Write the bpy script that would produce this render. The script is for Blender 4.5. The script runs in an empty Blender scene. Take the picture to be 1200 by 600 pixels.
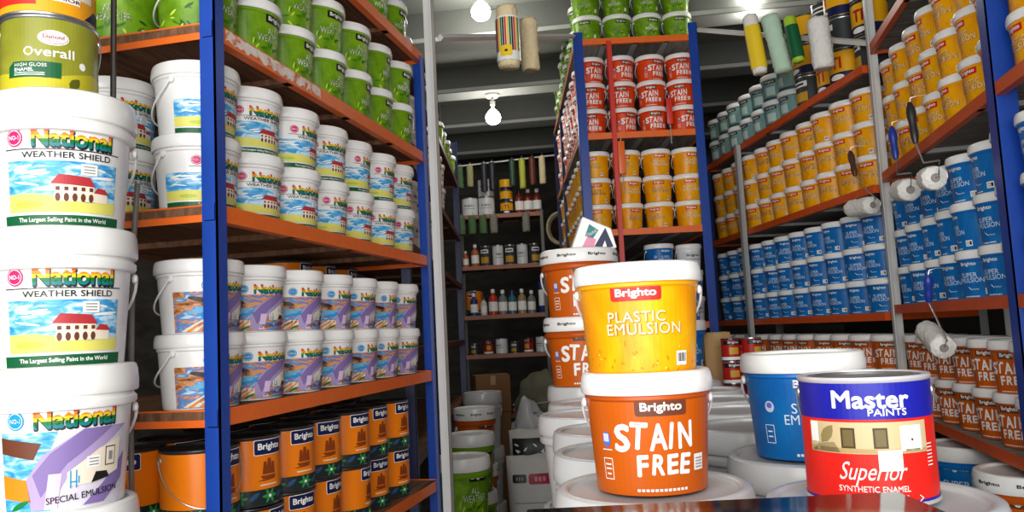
import bpy, bmesh, math, random
from math import sin, cos, pi, radians, atan2
from mathutils import Vector, Matrix

C = bpy.context.scene.collection
CAM_H = 1.5

# ------------------------------------------------------------------ camera, world, lights, exposure
def setup_camera():
    cd = bpy.data.cameras.new('camera')
    cd.sensor_fit = 'HORIZONTAL'
    cd.sensor_width = 36.0
    cd.lens = 36.0 * 940.0 / 1200.0
    cd.clip_start = 0.05
    o = bpy.data.objects.new('camera', cd)
    C.objects.link(o)
    # rows: world axes (X right of the aisle, Y along it, Z up) in camera axes (right, down, forward)
    n = Vector((-0.05 * 940, -940, -0.05 * 600 - 300 + 378 + 0.05 * 815))
    up = n.normalized()
    Y = Vector((215, 78, 940)).normalized()
    up = (up - Y * up.dot(Y)).normalized()
    X = Y.cross(up)
    if X.x < 0: X = -X
    def w(v): return Vector((X.dot(v), Y.dot(v), up.dot(v)))
    R = w(Vector((1, 0, 0))); U = w(Vector((0, -1, 0))); B = w(Vector((0, 0, -1)))
    m = Matrix((R, U, B)).transposed()
    o.matrix_world = Matrix.Translation((0, 0, CAM_H)) @ m.to_4x4()
    bpy.context.scene.camera = o
setup_camera()

sc = bpy.context.scene
sc.view_settings.view_transform = 'Standard'
sc.view_settings.look = 'None'
sc.view_settings.gamma = 1.0
sc.view_settings.exposure = 0.22
sc.view_settings.use_curve_mapping = False
try:
    sc.cycles.use_denoising = True
    sc.cycles.max_bounces = 8
    sc.cycles.sample_clamp_indirect = 6.0
except Exception:
    pass

world = bpy.data.worlds.new('daylight')
sc.world = world
world.use_nodes = True
bg = world.node_tree.nodes['Background']
bg.inputs['Color'].default_value = (0.93, 0.97, 1.0, 1)
bg.inputs['Strength'].default_value = 0.45

def area(name, loc, rot, sx, sy, power, col=(1, 1, 1)):
    l = bpy.data.lights.new(name, 'AREA')
    l.shape = 'RECTANGLE'; l.size = sx; l.size_y = sy; l.energy = power; l.color = col
    o = bpy.data.objects.new(name, l); C.objects.link(o)
    o.location = loc; o.rotation_euler = rot
    return o
# daylight that comes in through the open shop front behind the camera
area('shop_front_daylight', (0.1, -1.7, 2.0), (radians(84), 0, radians(4)), 4.2, 2.6, 215, (1.0, 0.985, 0.96))
BULB_POWER = 5.5

# ------------------------------------------------------------------ materials
def lin(c):
    if isinstance(c, str):
        c = tuple(int(c[i:i + 2], 16) / 255 for i in (0, 2, 4))
    return tuple((x / 12.92 if x <= 0.04045 else ((x + 0.055) / 1.055) ** 2.4) for x in c) + (1.0,)

_M = {}
def mat(name, col, rough=0.45, metal=0.0, noise=0.0, scale=20.0, coat=0.0, emit=None, bump=0.0, trans=0.0):
    if name in _M: return _M[name]
    m = bpy.data.materials.new(name); m.use_nodes = True
    nt = m.node_tree; b = nt.nodes['Principled BSDF']
    c = lin(col)
    b.inputs['Base Color'].default_value = c
    b.inputs['Roughness'].default_value = rough
    b.inputs['Metallic'].default_value = metal
    if name.startswith(('print_', 'body_', 'tin_')): b.inputs['Specular IOR Level'].default_value = 0.3
    if name == 'black_gloss': b.inputs['Specular IOR Level'].default_value = 0.12
    if coat: b.inputs['Coat Weight'].default_value = coat
    if trans: b.inputs['Transmission Weight'].default_value = trans
    if noise or bump:
        tc = nt.nodes.new('ShaderNodeTexCoord'); nz = nt.nodes.new('ShaderNodeTexNoise')
        nz.inputs['Scale'].default_value = scale; nz.inputs['Detail'].default_value = 6
        nt.links.new(tc.outputs['Object'], nz.inputs['Vector'])
        if noise:
            mx = nt.nodes.new('ShaderNodeMix'); mx.data_type = 'RGBA'
            mx.inputs['A'].default_value = tuple(x * (1 - noise) for x in c[:3]) + (1,)
            mx.inputs['B'].default_value = tuple(min(1, x * (1 + noise)) for x in c[:3]) + (1,)
            nt.links.new(nz.outputs['Fac'], mx.inputs['Factor'])
            nt.links.new(mx.outputs['Result'], b.inputs['Base Color'])
        if bump:
            bp = nt.nodes.new('ShaderNodeBump'); bp.inputs['Strength'].default_value = bump
            bp.inputs['Distance'].default_value = 0.01
            nt.links.new(nz.outputs['Fac'], bp.inputs['Height'])
            nt.links.new(bp.outputs['Normal'], b.inputs['Normal'])
    if emit:
        b.inputs['Emission Color'].default_value = lin(col)
        b.inputs['Emission Strength'].default_value = emit
    _M[name] = m
    return m

def ramp_mat(name, stops, scale=12.0, stretch=(1, 1, 1), rough=0.4, detail=3.0, dist=0.6, coat=0.0):
    """printed pattern: noise through a colour ramp, in the object's own coordinates"""
    if name in _M: return _M[name]
    m = bpy.data.materials.new(name); m.use_nodes = True
    nt = m.node_tree; b = nt.nodes['Principled BSDF']
    tc = nt.nodes.new('ShaderNodeTexCoord'); mp = nt.nodes.new('ShaderNodeMapping')
    mp.inputs['Scale'].default_value = stretch
    nz = nt.nodes.new('ShaderNodeTexNoise'); nz.inputs['Scale'].default_value = scale
    nz.inputs['Detail'].default_value = detail; nz.inputs['Distortion'].default_value = dist
    cr = nt.nodes.new('ShaderNodeValToRGB')
    el = cr.color_ramp.elements
    el[0].position, el[0].color = stops[0][0], lin(stops[0][1])
    el[1].position, el[1].color = stops[-1][0], lin(stops[-1][1])
    for p, c in stops[1:-1]:
        e = el.new(p); e.color = lin(c)
    nt.links.new(tc.outputs['Object'], mp.inputs['Vector'])
    nt.links.new(mp.outputs['Vector'], nz.inputs['Vector'])
    nt.links.new(nz.outputs['Fac'], cr.inputs['Fac'])
    nt.links.new(cr.outputs['Color'], b.inputs['Base Color'])
    b.inputs['Roughness'].default_value = rough
    b.inputs['Specular IOR Level'].default_value = 0.3
    if coat: b.inputs['Coat Weight'].default_value = coat
    _M[name] = m
    return m

WHITE = mat('white_plastic', 'f1f0ee', 0.32)
LIDW = mat('lid_plastic', 'f4f3f1', 0.3)
DRUMW = mat('drum_plastic', 'cdcece', 0.25, noise=0.05, scale=9)
STEEL = mat('tin_plate', 'b9bbbd', 0.28, 0.9)
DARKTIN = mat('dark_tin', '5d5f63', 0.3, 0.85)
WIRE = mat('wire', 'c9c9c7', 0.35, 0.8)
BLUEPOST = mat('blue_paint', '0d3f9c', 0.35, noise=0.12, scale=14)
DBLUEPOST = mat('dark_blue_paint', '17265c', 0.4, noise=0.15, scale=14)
WHITEPOST = mat('white_paint', 'd3d2cf', 0.42, noise=0.08, scale=18)
GREYPOST = mat('grey_paint', 'a9abac', 0.42, noise=0.1, scale=18)
REDPOST = mat('red_paint', 'd8342a', 0.4)
ORANGE = mat('orange_lip_paint', 'ee6c1e', 0.42, noise=0.12, scale=25)
ORANGED = mat('orange_red_lip_paint', 'd6561c', 0.45, noise=0.14, scale=25)
PLY = ramp_mat('plywood_brown', [(0.3, '5a3d2c'), (0.55, '7a543b'), (0.75, '8d6648')], 5, (1, 12, 4), 0.7)
GREYBOARD = ramp_mat('grey_board', [(0.3, '6d6864'), (0.6, '8f8984'), (0.8, 'a39c95')], 5, (12, 1, 4), 0.7)
BLK = mat('black_print', '141414', 0.45)
WPR = mat('white_print', 'fbfaf6', 0.45)

# ------------------------------------------------------------------ mesh helpers
def finish(name, bm, mats, smooth=True, angle=35):
    me = bpy.data.meshes.new(name)
    bm.normal_update()
    bm.to_mesh(me); bm.free()
    if not isinstance(mats, (list, tuple)): mats = [mats]
    for m in mats: me.materials.append(m)
    if smooth:
        for p in me.polygons: p.use_smooth = True
        try: me.set_sharp_from_angle(angle=radians(angle))
        except Exception: pass
    return me

def revolve(bm, prof, seg=48, cap_bottom=True, cap_top=True, mi=0, cx=0, cy=0, cz=0):
    rings = []
    for r, z in prof:
        rings.append([bm.verts.new((cx + r * cos(2 * pi * k / seg), cy + r * sin(2 * pi * k / seg), cz + z)) for k in range(seg)])
    for a, b in zip(rings, rings[1:]):
        for k in range(seg):
            f = bm.faces.new((a[k], a[(k + 1) % seg], b[(k + 1) % seg], b[k])); f.material_index = mi
    if cap_bottom: bm.faces.new(rings[0][::-1]).material_index = mi
    if cap_top: bm.faces.new(rings[-1]).material_index = mi

def box(bm, x0, x1, y0, y1, z0, z1, mi=0, bev=0.0):
    v = [bm.verts.new((x, y, z)) for z in (z0, z1) for y in (y0, y1) for x in (x0, x1)]
    fs = []
    for q in ((0, 2, 3, 1), (4, 5, 7, 6), (0, 1, 5, 4), (2, 6, 7, 3), (0, 4, 6, 2), (1, 3, 7, 5)):
        f = bm.faces.new([v[i] for i in q]); f.material_index = mi; fs.append(f)
    if bev:
        ed = list({e for f in fs for e in f.edges})
        bmesh.ops.bevel(bm, geom=ed, offset=bev, segments=2, affect='EDGES', profile=0.6)
    return v

def tube(bm, pts, r, seg=8, mi=0, radii=None):
    pts = [Vector(p) for p in pts]
    rings = []
    up = Vector((0.13, 0.27, 0.95)).normalized()
    for i, p in enumerate(pts):
        t = (pts[min(i + 1, len(pts) - 1)] - pts[max(i - 1, 0)]).normalized()
        a = t.cross(up)
        if a.length < 0.15: a = t.cross(Vector((1, 0.1, 0)))
        a.normalize(); b = t.cross(a)
        rr = radii[i] if radii else r
        rings.append([bm.verts.new(p + a * rr * cos(2 * pi * k / seg) + b * rr * sin(2 * pi * k / seg)) for k in range(seg)])
    for a, b in zip(rings, rings[1:]):
        for k in range(seg):
            bm.faces.new((a[k], a[(k + 1) % seg], b[(k + 1) % seg], b[k])).material_index = mi
    bm.faces.new(rings[0][::-1]).material_index = mi
    bm.faces.new(rings[-1]).material_index = mi

def ob(name, me, parent=None, loc=(0, 0, 0), rot=(0, 0, 0), **props):
    o = bpy.data.objects.new(name, me); C.objects.link(o)
    o.location = loc; o.rotation_euler = rot
    if parent: o.parent = parent
    for k, v in props.items(): o[k] = v
    return o

_labels = {}
def thing(name, label, cat, loc=(0, 0, 0), rotz=0.0, group=None, rot=None):
    o = bpy.data.objects.new(name, None); C.objects.link(o)
    o.empty_display_size = 0.05
    o.location = loc
    o.rotation_euler = rot if rot else (0, 0, rotz)
    o['label'] = label; o['category'] = cat
    if group: o['group'] = group
    return o

def structure(name, me):
    o = ob(name, me); o['kind'] = 'structure'; return o

# ------------------------------------------------------------------ lettering, bent round the vessels
_T = {}
def text2d(txt, bold=0.0, shear=0.0, space=1.0):
    key = (txt, bold, shear, space)
    if key in _T: return _T[key]
    cu = bpy.data.curves.new('lettering', 'FONT')
    cu.body = txt; cu.size = 1.0; cu.offset = bold; cu.shear = shear; cu.space_character = space
    cu.resolution_u = 3; cu.fill_mode = 'FRONT'
    o = bpy.data.objects.new('lettering', cu); C.objects.link(o)
    dg = bpy.context.evaluated_depsgraph_get(); dg.update()
    me = o.evaluated_get(dg).to_mesh()
    vs = [(v.co.x, v.co.y) for v in me.vertices]; fs = [tuple(p.vertices) for p in me.polygons]
    o.evaluated_get(dg).to_mesh_clear()
    bpy.data.objects.remove(o); bpy.data.curves.remove(cu)
    x0 = min(v[0] for v in vs); x1 = max(v[0] for v in vs); y0 = min(v[1] for v in vs); y1 = max(v[1] for v in vs)
    _T[key] = ([((x - x0) / (x1 - x0) - .5, (y - y0) / (y1 - y0) - .5) for x, y in vs], fs, x1 - x0)
    return _T[key]

class Art:
    """printed artwork laid out flat in metres (x along the girth, y up), later wrapped round the vessel"""
    def __init__(s): s.bm = bmesh.new(); s.mats = []
    def mi(s, m):
        if m not in s.mats: s.mats.append(m)
        return s.mats.index(m)
    def poly(s, pts, m, layer=1):
        s.bm.faces.new([s.bm.verts.new((x, y, layer)) for x, y in pts]).material_index = s.mi(m)
    def rect(s, cx, cy, w, h, m, layer=1):
        s.poly([(cx - w / 2, cy - h / 2), (cx + w / 2, cy - h / 2), (cx + w / 2, cy + h / 2), (cx - w / 2, cy + h / 2)], m, layer)
    def rrect(s, cx, cy, w, h, r, m, layer=1):
        pts = []
        for (sx, sy, a0) in ((1, -1, -90), (1, 1, 0), (-1, 1, 90), (-1, -1, 180)):
            for k in range(4):
                a = radians(a0 + 30 * k)
                pts.append((cx + sx * (w / 2 - r) + r * cos(a), cy + sy * (h / 2 - r) + r * sin(a)))
        s.poly(pts, m, layer)
    def ell(s, cx, cy, rx, ry, m, layer=1, n=20, rot=0.0):
        s.poly([(cx + rx * cos(2 * pi * k / n) * cos(rot) - ry * sin(2 * pi * k / n) * sin(rot),
                 cy + rx * cos(2 * pi * k / n) * sin(rot) + ry * sin(2 * pi * k / n) * cos(rot)) for k in range(n)], m, layer)
    def leaf(s, cx, cy, l, w, rot, m, layer=1):
        pts = [(-1, 0), (-.5, .8), (.1, .95), (.6, .6), (1, 0), (.6, -.6), (.1, -.95), (-.5, -.8)]
        s.poly([(cx + l / 2 * x * cos(rot) - w / 2 * y * sin(rot), cy + l / 2 * x * sin(rot) + w / 2 * y * cos(rot)) for x, y in pts], m, layer)
    def band(s, pts, w, m, layer=1):
        """a ribbon along a polyline"""
        for (x0, y0), (x1, y1) in zip(pts, pts[1:]):
            d = math.hypot(x1 - x0, y1 - y0) or 1; nx, ny = -(y1 - y0) / d * w / 2, (x1 - x0) / d * w / 2
            s.poly([(x0 - nx, y0 - ny), (x1 - nx, y1 - ny), (x1 + nx, y1 + ny), (x0 + nx, y0 + ny)], m, layer)
    def text(s, txt, cx, cy, w, h, m, layer=2, bold=0.0, shear=0.0, rot=0.0, space=1.0, bands=None):
        vs, fs, em = text2d(txt, 0.0, shear, space)
        d = max(0.0, bold) * w / em
        if d: w -= 2 * d; h -= 2 * d
        offs = [(0, 0)] if not d else [(d, 0), (-d, 0), (0, d), (0, -d), (.7 * d, .7 * d), (-.7 * d, .7 * d), (.7 * d, -.7 * d), (-.7 * d, -.7 * d)]
        b = bmesh.new()
        for ox, oy in offs:
            vv = [b.verts.new((x * w + ox, y * h + oy, 0)) for x, y in vs]
            for f in fs:
                try: b.faces.new([vv[i] for i in f])
                except ValueError: pass
        h += 2 * d
        if bands:
            for k in range(1, len(bands)):
                yy = -h / 2 + h * k / len(bands)
                bmesh.ops.bisect_plane(b, geom=b.verts[:] + b.edges[:] + b.faces[:], plane_co=(0, yy, 0), plane_no=(0, 1, 0), dist=1e-7)
        mp = {}
        for v in b.verts:
            x, y = v.co.x, v.co.y
            mp[v] = s.bm.verts.new((cx + x * cos(rot) - y * sin(rot), cy + x * sin(rot) + y * cos(rot), layer))
        for f in b.faces:
            mm = m
            if bands:
                k = int((f.calc_center_median().y + h / 2) / h * len(bands)); mm = bands[max(0, min(len(bands) - 1, k))]
            try: s.bm.faces.new([mp[v] for v in f.verts]).material_index = s.mi(mm)
            except ValueError: pass
        b.free()
    def wrap(s, name, rfun, sx=1.0, sz=1.0, ref=0.086, step=5.0, lift=0.0005):
        bm = s.bm
        xs = [v.co.x for v in bm.verts]; a = radians(step) * ref
        k0 = math.floor(min(xs) / a); k1 = math.ceil(max(xs) / a)
        for k in range(k0 + 1, k1):
            bmesh.ops.bisect_plane(bm, geom=bm.verts[:] + bm.edges[:] + bm.faces[:], plane_co=(k * a, 0, 0), plane_no=(1, 0, 0), dist=1e-7)
        for v in bm.verts:
            t = v.co.x / ref; z = v.co.y * sz
            r = rfun(z) + lift * (0.6 + v.co.z * 0.8) * max(1, sx * .8)
            v.co = Vector((r * sin(t), -r * cos(t), z))
        bmesh.ops.recalc_face_normals(bm, faces=bm.faces[:])
        for f in bm.faces:
            c = f.calc_center_median()
            if f.normal.dot(Vector((c.x, c.y, 0))) < 0: f.normal_flip()
        return finish(name, bm, s.mats, smooth=False)
    def flat(s, name, lift=0.0006):
        """lay the art on a plane facing -Y"""
        for v in s.bm.verts: v.co = Vector((v.co.x, -lift * v.co.z, v.co.y))
        bmesh.ops.recalc_face_normals(s.bm, faces=s.bm.faces[:])
        for f in s.bm.faces:
            if f.normal.y > 0: f.normal_flip()
        return finish(name, s.bm, s.mats, smooth=False)

# print colours
def pc(n, c, r=0.4): return mat('print_' + n, c, r)
MAG = pc('magenta', 'd3246a'); CYAN = pc('cyan', '1596d6'); PRED = pc('red', 'd8231f'); PORG = pc('orange', 'f08a1c')
PYEL = pc('yellow', 'f3cf2a'); PGRN = pc('green', '0c7a3c'); PDGR = pc('dark_green', '0e5a34'); NAVY = pc('navy', '131c4a')
PTEAL = pc('teal', '1a7f86'); SKY = ramp_mat('print_sky', [(0.3, '1f86cf'), (0.48, '5fb4e4'), (0.62, 'cfe9f6'), (0.75, '4aa6dd')], 30, (1, 1, 3.0))
GROUND = pc('meadow', 'e3dc6c'); CREAM = pc('cream', 'efe2cf'); ROOF = pc('roof_red', 'b3353a'); BRN = pc('brown', '6b3a26')
MAUVE = pc('mauve', '8570aa'); LILAC = pc('lilac', 'ae9ac8'); LBLU = pc('light_blue', '69b5de')
BADGER = pc('badge_red', 'd2251f'); GREYP = pc('grey', '8d8d8d')
RAINBOW = [PTEAL, PGRN, PYEL, PORG, PRED]
YELP = ramp_mat('print_plastic_yellow', [(0.25, 'e08a00'), (0.5, 'ef9f02'), (0.68, 'f8b60c'), (0.8, 'd97c02')], 14, (1, 1, .7), 0.35)
ORGP = mat('print_stain_orange', 'c85c0e', 0.35, noise=0.06, scale=10)
REDOP = mat('print_stain_red', 'e0440f', 0.35, noise=0.05, scale=10)
BLUP = ramp_mat('print_super_blue', [(0.3, '0a5aa6'), (0.55, '0d70ba'), (0.78, '1786cc')], 9, (1, 1, 1), 0.35)
GRNP = ramp_mat('print_leaf_green', [(0.3, '55800f'), (0.5, '6f9b16'), (0.7, '8ab524')], 16, (1, 1, 1), 0.35)
SEAG = ramp_mat('print_grey_green', [(0.3, '5f8685'), (0.55, '7ba29e'), (0.8, '98bab4')], 9, (1, 1, 1), 0.35)
BLOCKS = ramp_mat('print_brown_mix', [(0.3, '4a2a24'), (0.4, 'b06a3c'), (0.47, 'e8a860'), (0.53, '8a79b0'), (0.6, '3f98d4'), (0.72, 'd5e4ee')], 26, (1, 1, 2.5), 0.4, 2)

# ------------------------------------------------------------------ vessels
R0, H0 = 0.1, 0.165
def bucket_r(R, H, drum=False):
    s = R / R0; q = H / H0
    def f(z):
        t = z / H
        if t > 0.80: return R * 1.001
        return R * (0.802 + 0.11 * min(1, t / 0.8)) if drum else R * (0.822 + 0.096 * min(1, t / 0.77))
    return f

def bucket_meshes(key, body, lid, R=R0, H=H0, drum=False, seg=48, handle_mat=None, bail=True):
    s = R / R0; q = H / H0
    bm = bmesh.new()
    prof = [(.076, .0), (.0815, .0008), (.0822, .004), (.0915, .126)]
    if drum: prof = [(.074, .0), (.0795, .0008), (.0802, .004), (.0895, .114), (.096, .1155), (.0975, .118), (.0975, .124), (.0945, .1265), (.0915, .132)]
    else: prof += [(.0925, .127), (.0945, .129), (.0945, .134), (.0925, .137)]
    revolve(bm, [(r * s, z * q) for r, z in prof], seg)
    mb = finish(key + '_body', bm, body)
    bm = bmesh.new()
    z0 = .131 if drum else .135
    prof = [(.0935, z0), (.0985, z0), (.0998, z0 + .002), (.1, z0 + .012), (.0985, .1575), (.0965, .163), (.093, .165), (.088, .165), (.0855, .1635), (.0845, .160), (.0838, .1598)]
    revolve(bm, [(r * s, z * q) for r, z in prof], seg)
    ml = finish(key + '_lid', bm, lid)
    parts = [('body', mb), ('lid', ml)]
    if bail:
        bm = bmesh.new()
        ze = .122 if not drum else .108
        pts = []
        for k in range(25):
            t = pi * k / 24
            pts.append((s * .0985 * cos(t), s * (.0945 * sin(t) + .002), q * (ze - .075 * sin(t) ** .8)))
        tube(bm, pts, .0022 * s, 6)
        for sg in (1, -1):
            revolve(bm, [(.004, -.004), (.007, -.002), (.007, .002), (.004, .004)], 12, mi=0)
            for v in bm.verts[-48:]:
                x, y, z = v.co; v.co = Vector((sg * s * (.0955 + z), s * y, q * (ze) + s * x))
        bmesh.ops.recalc_face_normals(bm, faces=bm.faces[:])
        parts.append(('handle', finish(key + '_handle', bm, handle_mat or WHITE)))
    return parts

def can_meshes(key, body, R=.085, H=.165, rim=None, lid=None, handle=None, seg=40, grip=None):
    rim = rim or STEEL
    bm = bmesh.new()
    revolve(bm, [(R * .96, 0.001), (R * .985, .0), (R * 1.02, .001), (R * 1.025, .004), (R, .0065)], seg, True, False, 1)
    revolve(bm, [(R, .006), (R, H - .007)], seg, False, False, 0)
    revolve(bm, [(R, H - .0075), (R * 1.02, H - .006), (R * 1.03, H - .003), (R * 1.015, H), (R * .98, H), (R * .965, H - .003), (R * .96, H - .008)], seg, False, True, 1)
    mb = finish(key + '_body', bm, [body, rim])
    bm = bmesh.new()
    revolve(bm, [(R * .90, H - .0082), (R * .90, H - .004), (R * .88, H - .0015), (R * .83, H - .0015), (R * .81, H - .005), (R * .3, H - .0052)], seg, False, True)
    ml = finish(key + '_lid', bm, lid or rim)
    parts = [('body', mb), ('lid', ml)]
    if handle:
        bm = bmesh.new()
        ze = H * .86
        tube(bm, [((R + .004) * cos(pi * k / 24), (R + .004) * sin(pi * k / 24), ze - .62 * H * sin(pi * k / 24) ** .8) for k in range(25)], .0016, 6)
        for sg in (1, -1):
            revolve(bm, [(.004, -.003), (.009, -.002), (.009, .0015), (.004, .004)], 12)
            for v in bm.verts[-48:]:
                x, y, z = v.co; v.co = Vector((sg * (R + z), y, ze + x))
        bmesh.ops.recalc_face_normals(bm, faces=bm.faces[:])
        parts.append(('handle', finish(key + '_handle', bm, handle)))
    return parts

# ---- artwork
def art_brand(A, x, y, w, h, badge, layer=2):
    A.rrect(x, y, w, h, h * .18, badge, layer)
    A.text('Brighto', x, y - h * .03, w * .8, h * .66, WPR, layer + 1, bold=.025)

def national_head(A, circ, x=0.0, y=.106, k=1.0):
    A.ell(x - .062 * k, y, .0115 * k, .0105 * k, circ, 2)
    A.ell(x - .062 * k, y, .0098 * k, .0088 * k, WPR, 3); A.ell(x - .062 * k, y, .009 * k, .008 * k, circ, 4)
    A.text('NO-1', x - .062 * k, y, .014 * k, .005 * k, WPR, 5, bold=.02)
    A.text('National', x + .013 * k, y - .0012, .104 * k, .0235 * k, BLK, 2, bold=.05)
    A.text('National', x + .0118 * k, y + .0004, .102 * k, .022 * k, PRED, 3, bold=.035, bands=RAINBOW)

def house(A, x, y, s, layer):
    A.rect(x, y, .046 * s, .018 * s, CREAM, layer)
    A.poly([(x - .027 * s, y + .009 * s), (x + .024 * s, y + .007 * s), (x + .017 * s, y + .017 * s), (x - .018 * s, y + .019 * s)], ROOF, layer + 1)
    A.rect(x + .032 * s, y - .004 * s, .018 * s, .01 * s, CREAM, layer)
    A.poly([(x + .022 * s, y + .001 * s), (x + .043 * s, y), (x + .037 * s, y + .006 * s), (x + .027 * s, y + .007 * s)], ROOF, layer + 1)
    for k in range(5):
        A.ell(x + (-.019 + .0095 * k) * s, y - .005 * s, .003 * s, .0045 * s, BRN, layer + 1, 10)
        A.rect(x + (-.019 + .0095 * k) * s, y + .004 * s, .0045 * s, .004 * s, BRN, layer + 1)

def art_weather(A, wide):
    national_head(A, MAG)
    A.rect(.0, .0925, .155, .0012, BLK, 2)
    A.text('WEATHER SHIELD', .005, .086, .115, .0075, BLK, 2, bold=.01)
    w = .27 if wide else .15
    A.rect(0, .049, w, .06, SKY, 1)
    rnd = random.Random(3)
    n = 16 if wide else 9
    for k in range(n):
        A.ell(rnd.uniform(-w / 2 + .02, w / 2 - .02), rnd.uniform(.052, .074), rnd.uniform(.008, .02), rnd.uniform(.001, .0022), WPR, 2, 12, rnd.uniform(-.25, .25))
    A.poly([(-w / 2, .019), (w / 2, .019), (w / 2, .034), (w * .2, .031), (0, .036), (-w * .25, .041), (-w / 2, .04)], GROUND, 2)
    A.ell(-w * .3, .028, .02, .004, pc('lime', 'b9cf4a'), 3)
    house(A, .014, .042, 1.12, 4)
    A.rrect(.032, .07, .022, .013, .001, WPR, 5)
    for k in range(3): A.rect(.032, .0665 + .0035 * k, .015, .0013, GREYP, 6)
    A.rect(0, .0095, .27 if wide else .17, .0125, PDGR, 1)
    A.text('The Largest Selling Paint in the World', 0, .0095, .12, .0065, WPR, 2, bold=.02)

def art_emulsion(A, wide):
    national_head(A, CYAN)
    w = .27 if wide else .17
    A.rect(0, .0485, w, .088, BLOCKS if wide else pc('pale_lilac', 'd9d3e2'), 1)
    if not wide:
        A.poly([(-w / 2, .0045), (-.02, .0045), (-.03, .05), (-.01, .0925), (-w / 2, .0925)], SKY, 2)
        A.poly([(-w / 2, .02), (-.045, .015), (-.05, .04), (-w / 2, .046)], PORG, 3)
        A.poly([(-w / 2, .07), (-.04, .062), (-.03, .08), (-w / 2, .088)], BRN, 3)
    else:
        for k in range(5):
            A.poly([(-.12 + .012 * k, .006), (-.108 + .012 * k, .006), (-.06 + .006 * k, .03), (-.07 + .006 * k, .032)], PORG if k % 2 else CREAM, 2)
        A.ell(-.075, .052, .03, .006, LBLU, 2, 14, .2); A.ell(-.06, .045, .026, .004, CYAN, 3, 14, .15)
        A.ell(-.08, .076, .022, .005, BLK, 2, 12, -.2)
    # the drape: lilac folds sweeping up to the right
    A.poly([(-.045, .006), (-.022, .006), (.0, .04), (.05, .072), (.085, .0925), (.02, .0925), (-.03, .066), (-.05, .04)], LILAC, 3)
    A.poly([(-.032, .02), (.0, .055), (.06, .0925), (.02, .0925), (-.02, .068), (-.042, .045)], MAUVE, 4)
    A.poly([(-.028, .006), (-.012, .006), (-.006, .045), (-.022, .045)], pc('pink_lilac', 'dbc2e0'), 5)
    A.poly([(.082, .03), (.085, .06), (.05, .03), (.02, .006), (.05, .006)], MAUVE, 4)
    A.poly([(.0, .045), (.04, .068), (.075, .078), (.072, .04), (.035, .03), (.0, .03)], CREAM, 5)
    A.rect(.057, .058, .016, .022, BLK, 6); A.rect(.057, .058, .0135, .0195, CREAM, 7)
    A.rect(.057, .058, .006, .01, GREYP, 8)
    A.rrect(.033, .054, .018, .013, .001, WPR, 6)
    for k in range(3): A.rect(.033, .0505 + .0035 * k, .013, .0013, GREYP, 7)
    # little blue chair and dark piano
    for xx in (.004, .011): A.rect(xx, .037, .0016, .02, CYAN, 7)
    A.rect(.0075, .034, .009, .0016, CYAN, 7); A.rect(.014, .036, .0016, .008, CYAN, 7)
    A.poly([(.03, .03), (.056, .034), (.052, .041), (.036, .042)], BLK, 7)
    A.text('SPECIAL EMULSION', .022, .018, .095, .0075, BLK, 8, bold=.008, rot=.06)
    A.leaf(-.06, .012, .03, .007, .4, PGRN, 5)

def art_plastic(A):
    A.rect(0, .066, 2 * pi * .086 * .985, .131, YELP, 0)
    art_brand(A, -.003, .1185, .072, .023, BADGER)
    am = pc('amber_dark', 'c47208'); PAL = pc('pale_cream', 'fdf2cc')
    for tx, x, y, w, h in (('PLASTIC', -.004, .0835, .084, .0155), ('EMULSION', .007, .0655, .112, .0165)):
        A.text(tx, x + .0008, y - .0006, w * 1.012, h * 1.07, am, 2, bold=.035, space=1.05); A.text(tx, x, y, w, h, PAL, 3, bold=.004, space=1.05)
    rnd = random.Random(5)
    dk = pc('amber', 'dd7f05'); lt = pc('pale_yellow', 'ffd84a')
    for k in range(70):
        x = rnd.uniform(-.25, .25); y = rnd.uniform(.006, .05) * rnd.uniform(.3, 1)
        if k % 3: A.leaf(x, y, rnd.uniform(.004, .011), rnd.uniform(.002, .004), rnd.uniform(0, 3), dk, 1)
        else: A.ell(x, y + .004, .0016, .0014, lt, 1, 8)
    A.rrect(.066, .02, .021, .021, .001, WPR, 2)
    for k in range(8): A.rect(.058 + .0022 * k, .021, .0008 + .0005 * (k % 3), .013, BLK, 3)

def art_stain(A, base):
    A.rect(0, .066, 2 * pi * .086 * .985, .131, base, 0)
    art_brand(A, .012, .1185, .072, .023, BRN)
    for ch, x, y, h, r in (('S', -.046, .078, .038, .05), ('T', -.021, .081, .037, -.06), ('A', .005, .079, .036, .04), ('I', .024, .08, .036, -.05), ('N', .046, .08, .036, .07)):
        A.text(ch, x, y, .025 if ch != 'I' else .0068, h, WPR, 2, bold=.03, rot=r, shear=.08)
    for ch, x, y, h, r in (('F', -.018, .041, .029, .04), ('R', .004, .042, .028, -.04), ('E', .025, .042, .027, .05), ('E', .045, .0415, .028, -.03)):
        A.text(ch, x, y, .0185, h, WPR, 2, bold=.03, rot=r, shear=.08)
    A.ell(-.073, .075, .0075, .011, pc('badge_blue', '5c6fc4'), 2, 14); A.rect(-.073, .0775, .01, .011, pc('badge_pale', 'cdd3ef'), 3)
    A.rect(-.073, .061, .018, .0012, WPR, 2)
    for (dx, dy, w, h) in ((0, .014, .017, .0011), (0, -.014, .017, .0011), (.0085, 0, .0011, .028), (-.0085, 0, .0011, .028), (0, .006, .011, .002), (0, .0, .011, .002), (0, -.007, .008, .002)):
        A.rect(-.074 + dx, .035 + dy, w, h, WPR, 2)
    A.rrect(.071, .041, .02, .022, .001, WPR, 3)
    for k in range(4): A.rect(.071, .034 + .004 * k, .014, .0016, GREYP, 4)
    for k in range(12): A.rect(-.026 + .0065 * k, .008, .0045, .0035, WPR, 2)

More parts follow.
